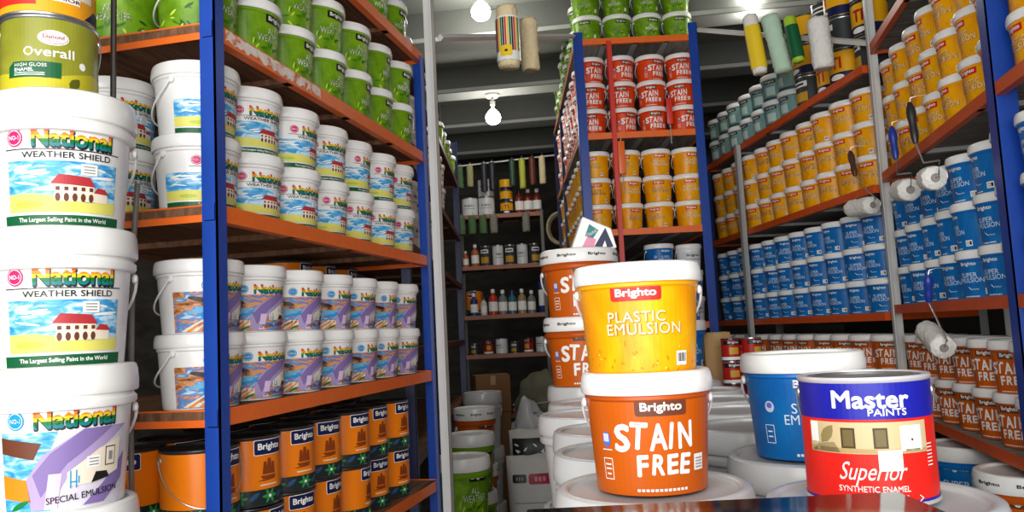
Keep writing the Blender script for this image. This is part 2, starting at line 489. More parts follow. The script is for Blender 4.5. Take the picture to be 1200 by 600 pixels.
def art_super(A):
    A.rect(0, .066, 2 * pi * .086 * .985, .131, BLUP, 0)
    A.text('Brighto', .003, .117, .056, .0155, WPR, 2, bold=.025)
    PB = pc('pale_blue_white', 'dcebf5')
    A.text('SUPER', .0, .081, .06, .0155, PB, 2)
    A.text('EMULSION', .004, .0635, .092, .0155, PB, 2)
    A.ell(-.066, .083, .0085, .009, pc('badge_pale', 'cdd3ef'), 2, 14); A.ell(-.066, .085, .005, .0045, pc('badge_blue', '5c6fc4'), 3, 10)
    for (dx, dy, w, h) in ((0, .014, .016, .0011), (0, -.014, .016, .0011), (.008, 0, .0011, .028), (-.008, 0, .0011, .028), (0, .004, .009, .002), (0, -.004, .009, .002)):
        A.rect(-.07 + dx, .04 + dy, w, h, WPR, 2)
    A.leaf(.0, .036, .02, .003, -.7, WPR, 2); A.band([(.006 + .005 * k, .031 + .003 * (k % 2)) for k in range(6)], .0012, WPR, 2)
    A.rrect(.062, .025, .024, .02, .001, WPR, 2)
    for k in range(4): A.rect(.058, .0185 + .004 * k, .011, .0018, GREYP, 3)
    A.rect(.068, .025, .007, .012, BLK, 3)
    for k in range(10): A.rect(-.026 + .006 * k, .009, .0042, .004, WPR, 2)

def art_allweather(A):
    A.rect(0, .066, 2 * pi * .086 * .985, .131, GRNP, 0)
    A.rrect(.012, .117, .07, .022, .003, BLK, 3)
    A.text('Brighto', .012, .1165, .056, .0145, WPR, 4, bold=.025)
    A.text('ALL', .0, .084, .032, .016, WPR, 3, bold=.002); A.text('WEATHER', .0, .064, .09, .018, WPR, 3, bold=.002)
    rnd = random.Random(11)
    dk = pc('leaf_dark', '3c7a14'); dd = pc('leaf_deep', '22591a'); lt = pc('leaf_light', 'c6e34a')
    for k in range(60):
        x = rnd.uniform(-.26, .26); y = rnd.uniform(.008, .058)
        A.leaf(x, y, rnd.uniform(.012, .026), rnd.uniform(.004, .008), rnd.uniform(-1.4, 1.4), (dk, dd, lt)[k % 3 if k % 4 else 0], 1 + .3 * (k % 3))
    A.rrect(.08, .03, .02, .022, .001, CREAM, 3)

def art_grey(A):
    A.rect(0, .066, 2 * pi * .086 * .985, .131, SEAG, 0)
    A.rrect(0, .117, .075, .02, .003, BLK, 2); A.text('Brighto', 0, .117, .056, .013, WPR, 3, bold=.02)
    A.rect(0, .06, .06, .05, pc('pale_sea', 'b9d2cc'), 1); A.rect(0, .016, .2, .016, pc('deep_sea', '2e5556'), 1)

def art_syn(A):
    """orange tin with navy badge, ship and a dark leafy foot"""
    A.rrect(.004, .139, .085, .034, .004, NAVY, 2); A.rrect(.004, .139, .088, .037, .004, WPR, 1)
    A.text('Brighto', .004, .139, .068, .02, WPR, 3, bold=.03)
    # ship
    sh = pc('ship_brown', '8a3b12')
    A.poly([(-.018, .064), (.016, .064), (.022, .072), (-.024, .072)], sh, 2)
    for k, (x, w, h) in enumerate(((-.012, .014, .03), (.0, .017, .037), (.012, .013, .028))):
        A.poly([(x - w / 2, .075), (x + w / 2, .075), (x + w * .3, .075 + h), (x - w * .25, .075 + h)], sh, 2)
    A.leaf(-.004, .062, .058, .004, .06, sh, 2)
    A.rect(0, .05, .05, .003, CREAM, 2)
    A.rect(0, .023, 2 * pi * .086 * .985, .034, pc('foot_dark', '1d2a2a'), 1)
    rnd = random.Random(2)
    for k in range(7):
        x = -.23 + .077 * k
        for j in range(6): A.leaf(x + .012 * cos(j * pi / 3), .023 + .009 * sin(j * pi / 3), .02, .008, j * pi / 3, pc('clover', '2f8f4a'), 2)
        A.ell(x, .023, .004, .004, WPR, 3, 10)
        A.leaf(x + .036, .025, .032, .012, .6, pc('foot_blue', '30507c'), 2)

def art_master(A):
    blue = pc('master_blue', '1c1f9c'); red = pc('master_red', 'e2231a')
    A.rect(0, .0785, 2 * pi * .086 * .99, .147, red, 0)
    A.rect(0, .1345, 2 * pi * .086 * .99, .046, blue, 1); A.rect(0, .006, 2 * pi * .086 * .99, .006, blue, 1)
    A.text('Master', .006, .137, .1, .0235, WPR, 2, bold=.024)
    A.text('PAINTS', .026, .1205, .05, .009, WPR, 2, bold=.012)
    # room strip
    A.rect(-.002, .088, .166, .04, pc('room_wall', 'cdb78c'), 2)
    A.rect(-.076, .094, .014, .026, WPR, 3); A.poly([(-.083, .069), (-.036, .069), (-.045, .082), (-.07, .079)], pc('sofa', '9b8a62'), 3)
    A.leaf(-.055, .092, .03, .016, .9, pc('plant', '8e7f52'), 3)
    for xx in (-.026, .014): A.rect(xx, .088, .018, .026, pc('frame_dark', '4b3a22'), 3); A.rect(xx, .088, .013, .021, pc('frame_mid', '6f6038'), 4)
    A.rect(.055, .087, .032, .032, pc('window_pale', 'cfe0dc'), 3); A.rect(.055, .087, .027, .027, pc('window_glass', 'e3f0ee'), 4); A.rect(.055, .085, .003, .003, BRN, 5)
    A.poly([(-.085, .069), (.081, .069), (.081, .073), (-.085, .076)], pc('room_floor', 'b39a66'), 3)
    A.text('Superior', .002, .043, .086, .03, WPR, 2, bold=-.004, shear=.45)
    A.text('SYNTHETIC ENAMEL', .002, .024, .09, .0075, WPR, 2, bold=.012)
    # sprayed cursive line at the foot
    for x0, wv in ((-.03, 5), (.0, 4), (.03, 4)):
        A.band([(x0 + .004 * k, .013 + .003 * sin(k * 2.1 + x0 * 50)) for k in range(wv + 1)], .0013, WPR, 2)
    A.band([(-.032, .006), (-.04, .01), (-.035, .014), (-.028, .011)], .0012, WPR, 2); A.band([(.058, .006), (.066, .011), (.06, .015)], .0012, WPR, 2)
    A.rrect(.024, .06, .03, .026, .001, WPR, 6)
    for k in range(7): A.rect(.087, .05 + .0045 * k, .012, .0013, WPR, 2)

def art_olive(A):
    A.rect(0, .0825, 2 * pi * .086 * .99, .152, ramp_mat('print_olive', [(0.3, '7f8226'), (0.55, '9a9a34'), (0.75, 'b5b04a')], 7, (1, 1, 1), .3), 0)
    A.poly([(-.2, .012), (.2, .012), (.2, .045), (.09, .06), (.0, .035), (-.1, .05), (-.2, .06)], pc('olive_yellow', 'c4b92c'), 1)
    A.ell(.012, .118, .027, .0155, WPR, 2); A.ell(.012, .118, .0245, .013, ROOF, 3); A.ell(.012, .118, .0235, .012, WPR, 4)
    A.text('Diamond', .012, .120, .036, .0085, ROOF, 5, bold=.02); A.text('Paints', .012, .111, .02, .004, ROOF, 5)
    A.ell(-.031, .089, .0085, .009, WPR, 2, 18); A.ell(-.031, .089, .0058, .0062, pc('olive_mid', '96982f'), 3, 16)
    A.text('verall', .014, .0885, .07, .019, WPR, 2, bold=.012)
    A.poly([(-.07, .036), (.025, .036), (.025, .068), (-.06, .068), (-.07, .058)], PDGR, 3)
    A.text('HIGH GLOSS', -.028, .061, .058, .007, WPR, 4, bold=.01); A.text('ENAMEL', -.039, .0515, .036, .007, WPR, 4, bold=.02)
    for k in range(2): A.rect(-.03, .045 - .004 * k, .055, .0014, WPR, 4)
    A.leaf(.05, .03, .03, .02, .9, pc('olive_dark', '5a5e1a'), 2); A.ell(.066, .07, .007, .008, WPR, 2, 12)

def art_interior(A):
    """red and yellow tin above the olive one"""
    A.rect(0, .0825, 2 * pi * .086 * .99, .152, pc('tin_yellow', 'f2a51c'), 0)
    A.poly([(-.26, .02), (-.02, .02), (-.035, .155), (-.26, .155)], pc('tin_red', 'd62a1e'), 1)
    A.rrect(0, .09, .07, .085, .004, WPR, 2); A.ell(0, .075, .022, .022, ROOF, 3); A.ell(0, .075, .017, .017, WPR, 4)
    A.rect(0, .038, .12, .014, WPR, 2); A.text('& EXTERIOR', .01, .038, .1, .008, BRN, 3, bold=.02)
    A.rrect(.075, .075, .03, .06, .002, CREAM, 2)
    A.poly([(.07, .008), (.26, .008), (.26, .04), (.1, .035)], NAVY, 1)

def art_small(A):
    A.rect(0, .0825, 2 * pi * .086 * .99, .15, pc('small_red', 'b4201c'), 0)
    A.rect(0, .135, .2, .032, BLK, 1); A.text('Brighto', 0, .135, .1, .022, WPR, 2, bold=.02)
    A.rrect(0, .075, .085, .05, .004, pc('small_gold', 'd8a33a'), 1); A.rect(0, .02, .3, .022, WPR, 1)

def art_dark(A):
    A.rect(0, .0825, 2 * pi * .086 * .99, .15, pc('tin_charcoal', '3a3d42'), 0)
    A.rect(0, .12, .14, .03, WPR, 1); A.rect(0, .12, .1, .012, BLK, 2); A.rect(0, .05, .14, .05, pc('tin_gold', 'c99a2c'), 1)

def art_box_can(A):
    A.rect(0, .0825, 2 * pi * .086 * .99, .15, pc('tin_gold_yellow', 'f0b012'), 0)
    A.rect(0, .03, 2 * pi * .086 * .98, .045, NAVY, 1); A.text('TI', .0, .1, .06, .06, PRED, 1, bold=.03)
    A.ell(.0, .03, .04, .014, WPR, 2)

def art_white(A):
    A.rect(0, .085, .17, .06, pc('pale_grey', 'd9dbdd'), 1); A.text('Brighto', 0, .09, .1, .02, NAVY, 2, bold=.02); A.rect(0, .065, .12, .004, GREYP, 2)

KIND = {}
def build_kinds():
    r = bucket_r
    def add(key, art, body, R, H, wide=None, drum=False, lid=None, step=6.0, lidtext=False):
        parts = bucket_meshes(key, body, lid or LIDW, R, H, drum)
        A = Art()
        art(A) if wide is None else art(A, wide)
        parts.append(('printed_label', A.wrap(key + '_label', r(R, H, drum), R / R0, H / H0, step=step)))
        if lidtext:
            A = Art()
            for k in range(8): A.text('Brighto', -.236 + .0675 * k, .148, .042, .0085, BLK, 1, bold=.02)
            parts.append(('lid_print', A.wrap(key + '_lid_print', r(R, H), R / R0, H / H0)))
        KIND[key] = parts
    add('weather_drum', art_weather, WHITE, .13, .2535, False, True, step=3)
    add('emulsion_drum', art_emulsion, WHITE, .13, .2535, False, True, step=3)
    add('weather', art_weather, WHITE, R0, .172, True)
    add('emulsion', art_emulsion, WHITE, R0, .168, True)
    add('plastic', art_plastic, mat('body_yellow', 'f5a80c', .35), R0, H0)
    add('stain', lambda A: art_stain(A, ORGP), mat('body_orange', 'bd5210', .35), R0, H0)
    add('stain_red', lambda A: art_stain(A, REDOP), mat('body_red', 'd8340c', .35), R0, H0)
    add('stain_drum', lambda A: art_stain(A, ORGP), mat('body_orange', 'bd5210', .35), .15, .256, None, True, lidtext=True)
    add('super', art_super, mat('body_blue', '0c6cbc', .35), R0, H0)
    add('super_drum', art_super, mat('body_blue', '0c6cbc', .35), .15, .256, None, True)
    add('green', art_allweather, mat('body_green', '74a018', .35), R0, H0)
    add('green_drum', art_allweather, mat('body_green', '74a018', .35), .135, .303, None, True)
    add('grey', art_grey, mat('body_seagrey', '7d9c98', .35), R0, H0)
    add('plain', art_white, WHITE, R0 * .9, H0)
    KIND['drum'] = bucket_meshes('drum', DRUMW, DRUMW, .15, .256, True)
    def can(key, art, body, R, H, **k):
        parts = can_meshes(key, body, R, H, **k)
        A = Art(); art(A)
        parts.append(('printed_label', A.wrap(key + '_label', lambda z: R, R / .086, H / .165, ref=.086, step=5)))
        KIND[key] = parts
    can('syn', art_syn, mat('tin_orange', 'ef7f10', .3), .085, .165, rim=DARKTIN, lid=DARKTIN, handle=WIRE)
    can('master', art_master, mat('tin_red_body', 'e2231a', .3), .0815, .162, rim=mat('pale_rim', 'd9d6dd', .3, .3), lid=STEEL, handle=WIRE)
    can('olive', art_olive, mat('tin_olive', '8f9030', .3), .083, .155, rim=STEEL, handle=WIRE)
    can('interior', art_interior, mat('tin_yellow_body', 'f2a51c', .3), .083, .155, rim=STEEL, handle=WIRE)
    can('small', art_small, mat('small_red_body', 'b4201c', .3), .048, .112, rim=STEEL)
    can('dark', art_dark, mat('charcoal_body', '3a3d42', .3), .048, .11, rim=STEEL)
    can('gold', art_box_can, mat('gold_body', 'f0b012', .3), .085, .17, rim=DARKTIN)
    can('redtin', art_small, mat('small_red_body', 'b4201c', .3), .055, .14, rim=DARKTIN)
    can('whitetin', art_white, mat('white_tin_body', 'dfe2e4', .3), .07, .15, rim=STEEL)
build_kinds()

def vessel(kind, loc, rotz, label, group=None, name=None, cat=None, scale=None, lite=False, tilt=None):
    is_can = kind in ('syn', 'master', 'olive', 'interior', 'small', 'dark', 'gold', 'redtin', 'whitetin')
    is_drum = kind.endswith('drum')
    name = name or ('paint_can' if is_can else 'paint_drum' if is_drum else 'paint_bucket')
    cat = cat or ('can' if is_can else 'drum' if is_drum else 'bucket')
    t = thing(name, label, cat, loc, rotz, group)
    if scale: t.scale = scale
    for pn, me in KIND[kind]:
        ob(pn, me, t)
    return t
HT = {k: None for k in KIND}
ORD = ['first', 'second', 'third', 'fourth', 'fifth', 'sixth', 'seventh', 'eighth', 'ninth', 'tenth', 'eleventh', 'twelfth']

def Z(rel): return CAM_H + rel

class Frame:
    """a rack's own axes: x along its front (left to right seen from the aisle), y into the rack"""
    def __init__(s, x, y, rot): s.x, s.y, s.rot = x, y, rot
    def at(s, lx, ly, z): return (s.x + lx * cos(s.rot) - ly * sin(s.rot), s.y + lx * sin(s.rot) + ly * cos(s.rot), z)

# ------------------------------------------------------------------ the room
def room():
    x0, x1, y0, y1, zt = -4.2, 1.62, -1.9, 9.6, 3.68
    fl = ramp_mat('floor_concrete', [(0.3, '3b3a38'), (0.55, '4b4946'), (0.8, '5c5955')], 2.2, (1, 1, 1), 0.6)
    wl = mat('wall_paint', '5d5b56', 0.8, noise=0.12, scale=1.5)
    wb = ramp_mat('back_wall_paint', [(0.3, '3a3733'), (0.55, '4a4640'), (0.8, '5a564e')], 3, (1, 1, 3), 0.85)
    ce = mat('ceiling_paint', '888b84', 0.8, noise=0.08, scale=1.2)
    def slab(n, b, m):
        bm = bmesh.new(); box(bm, *b); structure(n, finish(n, bm, m, smooth=False))
    slab('floor', (x0, x1, y0, y1, -.1, 0), fl)
    slab('ceiling', (x0, x1, y0, y1, zt, zt + .1), ce)
    slab('wall_left', (x0 - .1, x0, y0, y1, 0, zt), wb)
    slab('wall_right', (x1, x1 + .1, y0, y1, 0, zt), wl)
    slab('wall_back', (x0 - .1, x1 + .1, y1, y1 + .1, 0, zt), wb)
    # concrete roof joists: a deep web with a pale flange below, running a little askew to the aisle
    web = mat('joist_web', '62645f', 0.8, noise=0.1, scale=2); fla = mat('joist_flange', 'a0a29d', 0.7, noise=0.06, scale=3)
    rot = radians(5)
    for k, (yy, zb) in enumerate(((1.2, 3.45), (2.6, 3.45), (4.0, 3.45), (5.15, 3.45), (6.3, 3.45), (7.4, 3.45), (8.55, 3.45))):
        bm = bmesh.new()
        box(bm, -3.1, 2.6, -.06, .06, zb + .04, zt, 0)
        box(bm, -3.1, 2.6, -.11, .11, zb, zb + .04, 1, .006)
        me = finish('trim_%d' % (k + 1), bm, [web, fla], smooth=False)
        o = structure('trim_%d' % (k + 1), me); o.location = (-.9, yy, 0); o.rotation_euler = (0, 0, rot)
room()

# ------------------------------------------------------------------ racks
def rack(label, fr, L, D, shelves, posts, board, lip, end_lip=True, post_w=.042, lip_h=.034, lips='f'):
    """shelves: heights of the shelf tops; posts: (lx, ly, material, top, width)"""
    t = thing('storage_rack', label, 'rack', (fr.x, fr.y, 0), fr.rot)
    for (lx, ly, m, top, w) in posts:
        bm = bmesh.new()
        sx = 1 if lx < L / 2 else -1; sy = 1 if ly < D / 2 else -1
        # slotted angle: two flanges
        xx = sorted((lx, lx + sx * w)); yy = sorted((ly, ly + sy * w))
        ya = sorted((ly, ly + sy * .004)); xa = sorted((lx, lx + sx * .004))
        box(bm, xx[0], xx[1], ya[0], ya[1], 0, top)
        box(bm, xa[0], xa[1], yy[0], yy[1], 0, top)
        ob('post', finish('post', bm, m, smooth=False), t)
    for zt in shelves:
        bm = bmesh.new()
        n = max(2, int(L / .35))
        for k in range(n):
            box(bm, .004 + (L - .008) * k / n, (L - .008) * (k + 1) / n + .002, .006, D - .006, zt - .018, zt)
        for k in range(1, 4): box(bm, L * k / 4 - .015, L * k / 4 + .015, .01, D - .01, zt - lip_h, zt - .0185, 1)
        box(bm, 0, L, D - .005, D - .003, zt - lip_h, zt + .004, 1)
        s = ob('shelf', finish('shelf', bm, [board, GREYPOST if board is GREYBOARD else board], smooth=False), t)
        bm = bmesh.new()
        box(bm, 0, L, .0045, .0065, zt - lip_h, zt + .004); box(bm, 0, L, .0065, .03, zt - lip_h, zt - lip_h + .002)
        for xx in (.0045, L - .0065): box(bm, xx, xx + .002, .0065, D - .007, zt - lip_h, zt + .004)
        ob('edge_lip', finish('edge_lip', bm, lip, smooth=False), s)
    return t

rnd = random.Random(42)
def jit(a=.12): return rnd.uniform(-a, a)

def rows(kind, fr, cols, nrow, z, ly, what, where, first, group, face=0.0, pitch=.2045, x0=.105, base=.1628, jr=.35, gap=.002, n0=0, step=1, total=None, scale=None):
    """a block of vessels stacked in columns along a shelf; each gets its own label"""
    rn = {1: [''], 2: ['lower row', 'upper row'], 3: ['bottom row', 'middle row', 'top row'], 4: ['bottom row', 'second row up', 'third row up', 'top row']}[nrow]
    for ci, k in enumerate(cols):
        dy = jit(.006)
        for r in range(nrow):
            lx = x0 + pitch * k + jit(.0015)
            lab = '%s, %s%s %s, %s' % (what, (rn[r] + ' ') if rn[r] else '', where, '', '')
            o = ORD[n0 + ci] if n0 + ci < len(ORD) else 'last'
            lab = '%s, %s%s, %s %s' % (what, (rn[r] + ' ') if rn[r] else '', where, o, first)
            vessel(kind, fr.at(lx, ly + dy, z + .0015 + r * base), fr.rot + face + jit(jr), ' '.join(lab.split()).replace(' ,', ','), group, scale=scale)

# ---- left rack
LR = Frame(-1.0, 1.55, radians(90))
LZ = [Z(-.555), Z(-.138), Z(.308), Z(.722), Z(1.135)]
rack('tall blue-posted rack with orange shelf edges along the left', LR, 1.47, .62, [Z(-1.02)] + LZ,
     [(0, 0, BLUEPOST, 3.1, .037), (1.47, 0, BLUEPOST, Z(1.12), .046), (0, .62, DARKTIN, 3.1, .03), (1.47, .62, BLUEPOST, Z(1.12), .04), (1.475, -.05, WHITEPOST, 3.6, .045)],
     PLY, ORANGE)
F, LP = pi / 180, 'from the near post'
rows('weather', LR, range(7), 2, LZ[2], .115, 'white landscape-label bucket', 'left rack', LP, 'white landscape buckets on the left rack', face=radians(-8), jr=.3, base=.1695)
rows('emulsion', LR, range(7), 2, LZ[1], .115, 'white bucket with purple drape label', 'left rack', LP, 'white drape-label buckets on the left rack', face=radians(-8), jr=.3, base=.1658)
rows('green', LR, range(7), 2, LZ[3], .115, 'green leafy bucket', 'left rack', LP, 'green buckets on the left rack', face=radians(-5), jr=.3)
rows('green', LR, range(3, 7), 1, LZ[4], .115, 'green leafy bucket', 'topmost shelf of the left rack', 'in line', 'green buckets on the topmost left shelf', face=0, jr=.3)
for r in range(2):
    vessel('weather', LR.at(.13, .36, LZ[2] + .0015 + .1695 * r), LR.rot - .5, 'white bucket set back behind the corner landscape-label stack, %s' % ('lower', 'upper')[r], 'set-back white buckets at the near shelf end')
for k in range(2):
    vessel('green', LR.at(.112, .325 + .2045 * k, LZ[3] + .0015), LR.rot - 1.2, 'green leafy bucket at the near shelf end, %s behind the blue post' % ('second', 'third')[k], 'green buckets at the near shelf end')
for k in range(7):
    for d in range(2):
        for r in range(2):
            vessel('syn', LR.at(.094 + .183 * k + jit(.002), .11 + .2 * d + jit(.004) + (.008 if k in (3, 5) else 0), LZ[0] + .0015 + .1665 * r), LR.rot + radians(-12) + jit(.3) if k else LR.rot - 1.1,
                   'orange tin with navy badge, %s row, %s, %s from the near post' % (('lower', 'upper')[r], ('front', 'back')[d], ORD[k]), 'orange tins on the lowest left shelf')
for r in range(3):
    vessel('whitetin', LR.at(1.385, .33, LZ[3] + .0015 + .1215 * r), LR.rot, 'plain white tin beside the far post by the green buckets, %s of three' % ('bottom', 'middle', 'top')[r], 'white tins by the far post', scale=(1, 1, .8))
for r in range(2):
    vessel('redtin', LR.at(1.40, .27, LZ[2] + .0015 + .1415 * r), LR.rot, 'narrow red tin beside the far post by the landscape buckets, %s' % ('lower', 'upper')[r], 'red tins by the far post')
for k in (4, 5, 6):
    vessel('syn', LR.at(.15 + .19 * k, .335, LZ[1] + .2425), LR.rot, 'orange tin at the back above drape-label buckets, %s from the far post' % ORD[6 - k], 'orange tins behind the drape-label buckets')
    bm = bmesh.new(); box(bm, -.09, .09, -.09, .09, 0, .237, 0, .004); box(bm, -.09, .09, -.012, .012, .2365, .238, 1)
    c = ob('carton', finish('carton', bm, [mat('carton_dark', '6d4e36', .8), mat('carton_tape', 'a98b62', .5)], smooth=False), None, LR.at(.15 + .19 * k, .335, LZ[1] + .0012), (0, 0, LR.rot))
    c['label'] = 'brown carton at the back under an orange tin, %s from the far post' % ORD[6 - k]; c['category'] = 'carton'
# sealant bottle by the far post
def sealant(loc, rotz, label):
    t = thing('sealant_bottle', label, 'bottle', loc, rotz)
    bm = bmesh.new(); revolve(bm, [(.03, 0), (.033, .003), (.033, .15), (.03, .165), (.014, .175), (.014, .185)], 24)
    ob('body', finish('sealant_body', bm, mat('sealant_orange', 'ee7a12', .3)), t)
    bm = bmesh.new(); revolve(bm, [(.016, .183), (.016, .2), (.009, .21), (.003, .262), (.002, .265)], 20)
    ob('nozzle', finish('sealant_nozzle', bm, WHITE), t)
    bm = bmesh.new(); revolve(bm, [(.0335, .11), (.0335, .135)], 24, False, False)
    ob('printed_label', finish('sealant_label', bm, NAVY), t)
for r in range(2):
    sealant(LR.at(1.425, .218 + .075 * r, LZ[1] + .0015), 0, 'orange sealant bottle with white nozzle by the far post, %s' % ('front', 'behind')[r])
vessel('plain', LR.at(1.36, .42, LZ[0] + .0015), LR.rot, 'white bucket at the far end of the lowest left shelf')
vessel('syn', LR.at(1.36, .42, LZ[0] + .168), LR.rot - .8, 'orange tin standing on a white bucket at the far shelf end')

# ---- drum stack at the left edge of the picture
SX, SY = -1.162, 1.292
def pallet(x, y, w, d, h, rot, label):
    t = thing('wooden_pallet', label, 'pallet', (x, y, 0), rot)
    wd = ramp_mat('pallet_wood', [(.3, '7a5f43'), (.6, '977a58'), (.8, 'ab8e69')], 6, (1, 10, 1), .8)
    for k in range(4):
        bm = bmesh.new(); yy = -d / 2 + d * (k + .5) / 4; box(bm, -w / 2, w / 2, yy - d / 10, yy + d / 10, h - .022, h); ob('deck_board', finish('deck_board', bm, wd, smooth=False), t)
    for sgn in (-1, 0, 1):
        bm = bmesh.new(); box(bm, sgn * (w / 2 - .03) - .03, sgn * (w / 2 - .03) + .03, -d / 2, d / 2, 0, h - .022); ob('bearer', finish('bearer', bm, wd, smooth=False), t)
DZ = .2495
ztop = Z(.478)
zb = ztop - .2535 - 6 * DZ
pallet(SX, SY, .4, .36, zb - .001, 0.0, 'wooden pallet under the left-hand drum stack')
sl = ['bottom', 'second up', 'third up', 'fourth up', 'fifth up', 'second from the top', 'topmost']
for k in range(7):
    kd = 'weather_drum' if k >= 5 else 'emulsion_drum'
    dlab = 'big white drum with house-and-sky label, %s of left stack' if k >= 5 else 'big white drum with purple drape label, %s of left stack'
    vessel(kd, (SX, SY, zb + DZ * k), radians(44) + (0, .1, -.06, .05, .03, .0, -.03)[k], dlab % sl[k], 'big white drums of the left stack')
OX, OY = SX - .03, SY - .0
vessel('olive', (OX, OY, ztop), radians(38), 'olive green enamel tin on top of the left drum stack')
vessel('interior', (OX - .005, OY, ztop + .156), radians(42), 'red and yellow tin standing on the olive tin, top left')

# rod and cable in front of the left rack end
bm = bmesh.new(); tube(bm, [(-1.195, 1.47, 0), (-1.2, 1.47, 1.6), (-1.195, 1.475, 2.5), (-1.2, 1.475, 3.67)], .0065, 8)
o = ob('support_rod', finish('support_rod', bm, mat('rod_dark', '4a4440', .4, .6))); o['label'] = 'thin dark rod standing before the near end of left rack'; o['category'] = 'rod'
bm = bmesh.new(); tube(bm, [(-1.16, 1.5, 1.86), (-1.165, 1.49, 1.7), (-1.17, 1.488, 1.4), (-1.168, 1.49, .8), (-1.17, 1.49, .005)], .006, 8)
o = ob('grey_cable', finish('grey_cable', bm, mat('cable_grey', '77736d', .5))); o['label'] = 'grey cable hanging beside the dark rod'; o['category'] = 'cable'

# ---- rack beyond the left one, seen almost edge-on
FR = Frame(-1.13, 3.13, radians(102.5))
FZ = [Z(-.5), Z(-.05), Z(.40), Z(.8), Z(1.25)]
rack('dark rack standing beyond the left rack', FR, 3.3, .45, FZ,
     [(0, 0, DBLUEPOST, 3.2, .04), (3.3, 0, DBLUEPOST, Z(1.6), .05), (0, .45, WHITEPOST, 3.2, .04)], PLY, mat('lip_dark', '5a2a1a', .5))
rows('green', FR, range(0, 12, 1), 1, FZ[4], .1, 'green leafy bucket', 'far left rack', 'from its near end', 'green buckets of the far left rack', x0=.16, pitch=.26)
rows('plain', FR, range(0, 8, 1), 2, FZ[3], .09, 'plain white bucket', 'far left rack', 'from its near end', 'white buckets of the far left rack', x0=.16, pitch=.26)
rows('plain', FR, range(0, 6, 1), 2, FZ[2], .1, 'plain white bucket below', 'far left rack', 'from its near end', 'lower white buckets of the far left rack', x0=.16, pitch=.3)

# ---- centre rack, its narrow end towards us
CR = Frame(-.607, 4.74, radians(13))
CZ = [Z(.0), Z(.575), Z(1.165), Z(1.755)]
rack('centre rack with blue posts and orange shelf edges', CR, .76, 2.3, CZ,
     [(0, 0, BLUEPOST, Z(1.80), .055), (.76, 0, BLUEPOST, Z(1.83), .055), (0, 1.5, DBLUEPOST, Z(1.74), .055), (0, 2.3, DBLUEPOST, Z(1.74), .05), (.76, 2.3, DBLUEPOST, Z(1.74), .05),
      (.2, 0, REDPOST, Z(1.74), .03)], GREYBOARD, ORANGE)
for kind, z, n, what in (('stain_red', CZ[2], 3, 'red bucket'), ('plastic', CZ[1], 3, 'yellow bucket'), ('green', CZ[3], 2, 'green bucket')):
    for i in range(4):
        for r in range(n):
            vessel(kind, CR.at(.1 + .1875 * i, .11 + jit(.004), z + .0015 + .163 * r), CR.rot + jit(.5), '%s facing front on centre rack, %s, %s from left' % (what, ('bottom row', 'middle row' if n == 3 else 'top row', 'top row')[r], ORD[i]), '%ss on the front of the centre rack' % what, scale=(.92, .92, .97))
    for k in range(1, 10):
        for r in range(n):
            vessel(kind, CR.at(.1, .11 + .215 * k + jit(.004), z + .0015 + .163 * r), CR.rot - radians(80) + jit(.4), '%s on left flank of centre rack, %s, %s behind the corner' % (what, ('bottom row', 'middle row' if n == 3 else 'top row', 'top row')[r], ORD[k - 1]), '%ss on the flank of the centre rack' % what, scale=(.95, .95, .97))
for r in range(3):
    vessel('super', CR.at(.46, .13, CZ[0] + .0015 + .1615 * r), CR.rot + .3, 'small blue bucket under the yellow shelf of centre rack, %s' % ('bottom', 'middle', 'top')[r], 'blue buckets at the centre rack foot', scale=(.92, .92, .97))
    vessel('plain', CR.at(.655, .2, CZ[0] + .0015 + .1615 * r), CR.rot + .2, 'plain bucket right of the small blue stack under centre rack, %s' % ('bottom', 'middle', 'top')[r], 'plain buckets at the centre rack foot', scale=(.92, .92, .95))
for r in range(3):
    vessel('whitetin', CR.at(.14, .16, CZ[0] + .0015 + .1515 * r), CR.rot, 'white tin left of the small blue stack under centre rack, %s' % ('bottom', 'middle', 'top')[r], 'white tins at the centre rack foot')

# ---- right rack, nearest bay
RR = Frame(.87, 3.95, radians(-90))
RZ = [Z(-.43), Z(.03), Z(.632), Z(1.24)]
rack('right-hand rack with white and blue posts', RR, 2.6, .5, RZ,
     [(0, 0, WHITEPOST, 3.05, .045), (1.47, 0, BLUEPOST, 3.3, .06), (2.6, 0, BLUEPOST, 3.3, .05), (0, .5, WHITEPOST, 3.0, .04), (1.47, .5, BLUEPOST, 3.0, .04), (2.6, .5, BLUEPOST, 3.0, .04)],
     GREYBOARD, ORANGED)
WP = 'from the white post'
rows('super', RR, range(10), 3, RZ[1], .115, 'blue bucket', 'right rack', WP, 'blue buckets on the right rack', face=radians(12), pitch=.2045, x0=.13, jr=.3)
rows('plastic', RR, range(10), 3, RZ[2], .115, 'yellow bucket', 'right rack', WP, 'yellow buckets on the right rack', face=radians(12), pitch=.2045, x0=.13, jr=.3)
rows('stain', RR, range(10), 2, RZ[0], .115, 'orange bucket', 'lowest right shelf', WP, 'orange buckets on the lowest right shelf', face=radians(32), pitch=.2045, x0=.13, jr=.2)
rows('plastic', RR, range(3, 7), 1, RZ[3], .115, 'yellow bucket', 'topmost right shelf', 'in line', 'yellow buckets on the topmost right shelf', pitch=.2045, x0=.13)

